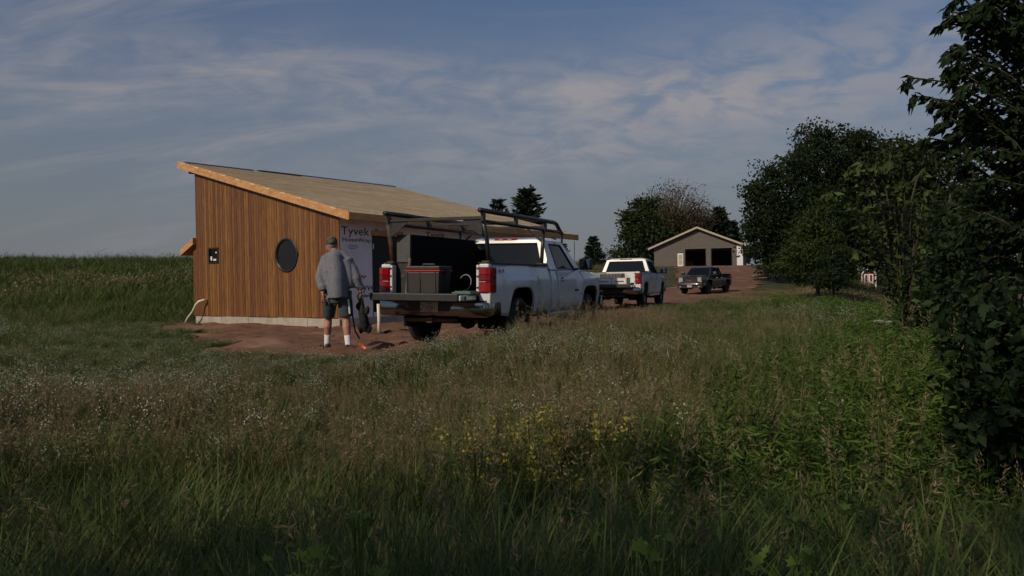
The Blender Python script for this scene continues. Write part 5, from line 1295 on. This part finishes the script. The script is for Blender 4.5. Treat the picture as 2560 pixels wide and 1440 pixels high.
def scatter(name, label, coll, pos, scl, seed, tilt=.12, cat=None):
    r = np.random.default_rng(seed); n = len(pos)
    me = bpy.data.meshes.new(name); me.vertices.add(n); me.vertices.foreach_set('co', np.asarray(pos, np.float32).ravel())
    a = me.attributes.new('rot', 'FLOAT_VECTOR', 'POINT'); a.data.foreach_set('vector', np.stack([r.normal(size=n)*tilt, r.normal(size=n)*tilt, r.uniform(0, 6.283, n)], 1).astype(np.float32).ravel())
    a = me.attributes.new('scl', 'FLOAT_VECTOR', 'POINT'); a.data.foreach_set('vector', np.asarray(scl, np.float32).ravel())
    a = me.attributes.new('pick', 'INT', 'POINT'); a.data.foreach_set('value', r.integers(0, len(coll.objects), n).astype(np.int32))
    o = bpy.data.objects.new(name, me); COL.objects.link(o); tag(o, label, cat or 'grass', kind='stuff')
    ng = bpy.data.node_groups.new(name, 'GeometryNodeTree')
    ng.interface.new_socket('Geometry', in_out='INPUT', socket_type='NodeSocketGeometry'); ng.interface.new_socket('Geometry', in_out='OUTPUT', socket_type='NodeSocketGeometry')
    gi, go_ = ng.nodes.new('NodeGroupInput'), ng.nodes.new('NodeGroupOutput')
    ci = ng.nodes.new('GeometryNodeCollectionInfo'); ci.inputs['Collection'].default_value = coll; ci.inputs['Separate Children'].default_value = True; ci.inputs['Reset Children'].default_value = True
    ip = ng.nodes.new('GeometryNodeInstanceOnPoints'); ip.inputs['Pick Instance'].default_value = True
    def attr(nm, ty):
        q = ng.nodes.new('GeometryNodeInputNamedAttribute'); q.data_type = ty; q.inputs['Name'].default_value = nm; return [s for s in q.outputs if s.enabled][0]
    er = ng.nodes.new('FunctionNodeEulerToRotation')
    ng.links.new(gi.outputs[0], ip.inputs['Points']); ng.links.new(ci.outputs[0], ip.inputs['Instance'])
    ng.links.new(attr('pick', 'INT'), ip.inputs['Instance Index']); ng.links.new(attr('rot', 'FLOAT_VECTOR'), er.inputs[0]); ng.links.new(er.outputs[0], ip.inputs['Rotation'])
    ng.links.new(attr('scl', 'FLOAT_VECTOR'), ip.inputs['Scale']); ng.links.new(ip.outputs[0], go_.inputs[0])
    md = o.modifiers.new('scatter', 'NODES'); md.node_group = ng
    return o
def sample(n, y0, y1, seed, margin=.70, power=1.0):
    r = np.random.default_rng(seed); t = r.random(n); y = (y0**power+(y1**power-y0**power)*t)**(1/power); x = r.uniform(-1, 1, n)*(y*margin+.8); return x, y, r
TRK = [(TP.x, TP.y, TYAW), (P2.x, P2.y, YAW2), (P3.x, P3.y, R(180+35))]
def free(x, y, r, soft=.5):
    ok = dirtmask(x, y)+r.normal(size=len(x))*.10 < soft
    for (tx, ty, a) in TRK:
        dx_, dy_ = x-tx, y-ty; l = dx_*math.sin(a)+dy_*math.cos(a); s = dx_*math.cos(a)-dy_*math.sin(a)
        ok &= ~((np.abs(s) < .80) & (l > -.2) & (l < 5.9))
    q = np.stack([x-HN.x, y-HN.y], 1); gg = q@np.array([G_.x, G_.y]); ss = q@np.array([S_.x, S_.y])
    ok &= ~((gg > -.15) & (gg < HW+.35) & (ss > -.15) & (ss < HL+.2))
    q = np.stack([x-GO.x, y-GO.y], 1); gg = q@np.array([gx.x, gx.y]); ss = q@np.array([gy.x, gy.y])
    return ok & ~((gg > -.2) & (gg < gw+.2) & (ss > -.3) & (ss < GD+.2))
def height(x, y):      # how tall the meadow stands
    c = capdist(x, y)
    k = .27+.73*sstep(.9, 6.0, c)
    k = np.maximum(k, (.60-.28*sstep(12.5, 17, y))*sstep(-2.9, -1.6, x-crest_x(y)))
    return k*(.62+.7*fbm(x, y, 1.5, 31))*(.95+.75*sstep(4.6, 2.0, y))
def dryness(x, y):     # broad patches of dry and green grass
    d = fbm(x, y, 5.5, 41)*.55+.16
    d += .34*np.exp(-(((x+1.8)/3.4)**2+((y-7.3)/2.4)**2))+.40*np.exp(-(((x-5.2)/2.0)**2+((y-16.5)/4)**2))+.20*np.exp(-(((x-1.2)/2.0)**2+((y-8.6)/2.0)**2))
    d -= .40*sstep(.4, 3.2, x-.10*y)*sstep(11, 6, y)+.25*np.exp(-(((x+14)/7)**2+((y-34)/9)**2))
    d -= .34*sstep(-.9, .7, x-.5*(np.minimum(y, 18)-3.4)-.16*np.maximum(y-18, 0))+.08
    return d
def build(name, label, coll, x, y, r, hs, zoff=-.04, wide=None, cat=None):
    h = height(x, y)*hs*r.uniform(.75, 1.2, len(x)); w = (wide if wide is not None else 1.0)*np.clip(h, .6, 1.3)
    return scatter(name, label, coll, np.stack([x, y, ground(x, y)+zoff], 1), np.stack([w, w, h], 1), int(r.integers(1e6)), cat=cat)
# green
X, Y, r = [np.concatenate(q) if i < 2 else q[0] for i, q in enumerate(zip(sample(4900, 1.9, 6, 1, .75), sample(9500, 5.5, 14, 2), sample(9000, 13, 30, 3)))]
ok = free(X, Y, r) & (r.random(len(X)) > np.clip((dryness(X, Y)-.30)*1.9, 0, .66)); X, Y = X[ok], Y[ok]
build('meadow_grass', 'long green meadow grass covering the foreground slope', C_green, X, Y, r, 1.0, wide=1+.5*sstep(8, 25, Y))
# dry
X, Y, r = [np.concatenate(q) if i < 2 else q[0] for i, q in enumerate(zip(sample(500, 2.6, 6, 4, .75), sample(9000, 5.5, 14, 5), sample(9000, 13, 30, 6)))]
ok = free(X, Y, r) & (r.random(len(X)) < np.clip((dryness(X, Y)-.28)*2.0, .05, .85)); X, Y = X[ok], Y[ok]
build('dry_meadow_grass', 'tan dry seeding grass in the middle of the meadow', C_dry, X, Y, r, 1.0, wide=1+.5*sstep(8, 25, Y))
# white flowers
X, Y, r = sample(14000, 5.8, 22, 7)
pw = 1.15*np.exp(-(((X+4.2)/3.2)**2+((Y-9.2)/2.6)**2))+.9*np.exp(-(((X+.3)/2.2)**2+((Y-10.6)/1.4)**2))+.35*np.exp(-(((X+8)/5)**2+((Y-16)/4)**2))+.5*np.exp(-(((X-7.6)/1.3)**2+((Y-19)/3)**2))+.02
ok = free(X, Y, r, .65) & (r.random(len(X)) < .8*pw*(.05+1.3*fbm(X, Y, 1.8, 51))); X, Y = X[ok], Y[ok]
build('white_wildflowers', 'small white wildflowers speckling the meadow on the left', C_white, X, Y, r, 1.05, cat='flowers')
# yellow flowers
X, Y, r = sample(9000, 3, 9, 8)
pw = .42*np.exp(-(((X-.16)/.36)**2+((Y-5.5)/.34)**2))+.4*np.exp(-(((X-.42)/.15)**2+((Y-4.75)/.12)**2))+.03*np.exp(-(((X-1.7)/.6)**2+((Y-5.2)/.5)**2))
ok = r.random(len(X)) < pw*1.1; X, Y = X[ok], Y[ok]
build('yellow_wildflowers', 'patch of small yellow wildflowers in the middle foreground', C_yellow, X, Y, r, 1.12, cat='flowers')
# leafy weeds on the right
X, Y, r = sample(16000, 3.4, 30, 9, .72)
pw = sstep(-.4, 1.3, X-.5*(np.minimum(Y, 18)-3.4)-.16*np.maximum(Y-18, 0))*(.35+.6*fbm(X, Y, 1.6, 61))
ok = free(X, Y, r) & (r.random(len(X)) < pw) & (X > -.2*Y); X, Y = X[ok], Y[ok]
build('leafy_weeds', 'dense green leafy weeds filling the right of the slope', C_weed, X, Y, r, .92-.25*sstep(5, 3.4, Y), wide=1.1+.3*sstep(8, 25, Y), cat='weeds')
# tall seed heads
X, Y, r = sample(900, 2.2, 9.5, 10); ok = (r.random(len(X)) < .35+.4*sstep(-.6, 1.2, X)); X, Y = X[ok], Y[ok]
build('tall_seed_heads', 'tall arching grass stalks with tan seed heads in the foreground', C_head, X, Y, r, 1.12-.36*sstep(5.0, 2.4, Y))
# stalks in front of the near pickup
X, Y, r = [np.concatenate(q) if i < 2 else q[0] for i, q in enumerate(zip(sample(0, 2, 3, 11), sample(0, 2, 3, 12)))] if False else sample(1, 2, 3, 11)
r = np.random.default_rng(13); s_ = r.uniform(-.5, 7.5, 1000); q = r.uniform(1.06, 2.3, 1000)
X = TP.x+s_*math.sin(TYAW)+q*math.cos(TYAW); Y = TP.y+s_*math.cos(TYAW)-q*math.sin(TYAW)
build('track_edge_grass', 'ragged grass and dry stalks along the right side of the near pickup', C_dry, X[:330], Y[:330], r, (.80+.95*vnoise(X[:330], Y[:330], .7, 3))*(1+.6*sstep(13, 17, Y[:330])))
build('track_edge_green', 'green grass tufts along the right side of the near pickup', C_green, X[330:], Y[330:], r, .55+.85*vnoise(X[330:], Y[330:], .6, 4))
s_ = r.uniform(.0, 5.6, 90); q = r.uniform(1.15, 1.7, 90); X = TP.x+s_*math.sin(TYAW)+q*math.cos(TYAW); Y = TP.y+s_*math.cos(TYAW)-q*math.sin(TYAW)
build('track_edge_stalks', 'tall pale seed stalks in front of the near pickup wheels', C_head, X, Y, r, 1.35)
# far slopes
X, Y, r = [np.concatenate(q) if i < 2 else q[0] for i, q in enumerate(zip(sample(17000, 24, 56, 14, .70), sample(8000, 55, 100, 15, .68)))]
ok = free(X, Y, r, .4); X, Y = X[ok], Y[ok]
hs_ = .6+.8*vnoise(X, Y, 3.3, 71)+.5*r.random(len(X)); dd_ = fbm(X, Y, 9., 81)+.12*r.normal(size=len(X))+.16*sstep(2, 12, X)*sstep(40, 60, Y) > np.where(X < -2, .9, .62)
for m_, nm, lb, c_ in ((~dd_, 'hillside_grass', 'rough green grass on the hillside behind the house', C_far), (dd_, 'dry_hillside_grass', 'browner dry grass in patches on the far slopes', C_fardry)):
    build(nm, lb, c_, X[m_], Y[m_], r, hs_[m_], wide=1.6+.9*sstep(30, 90, Y[m_]))
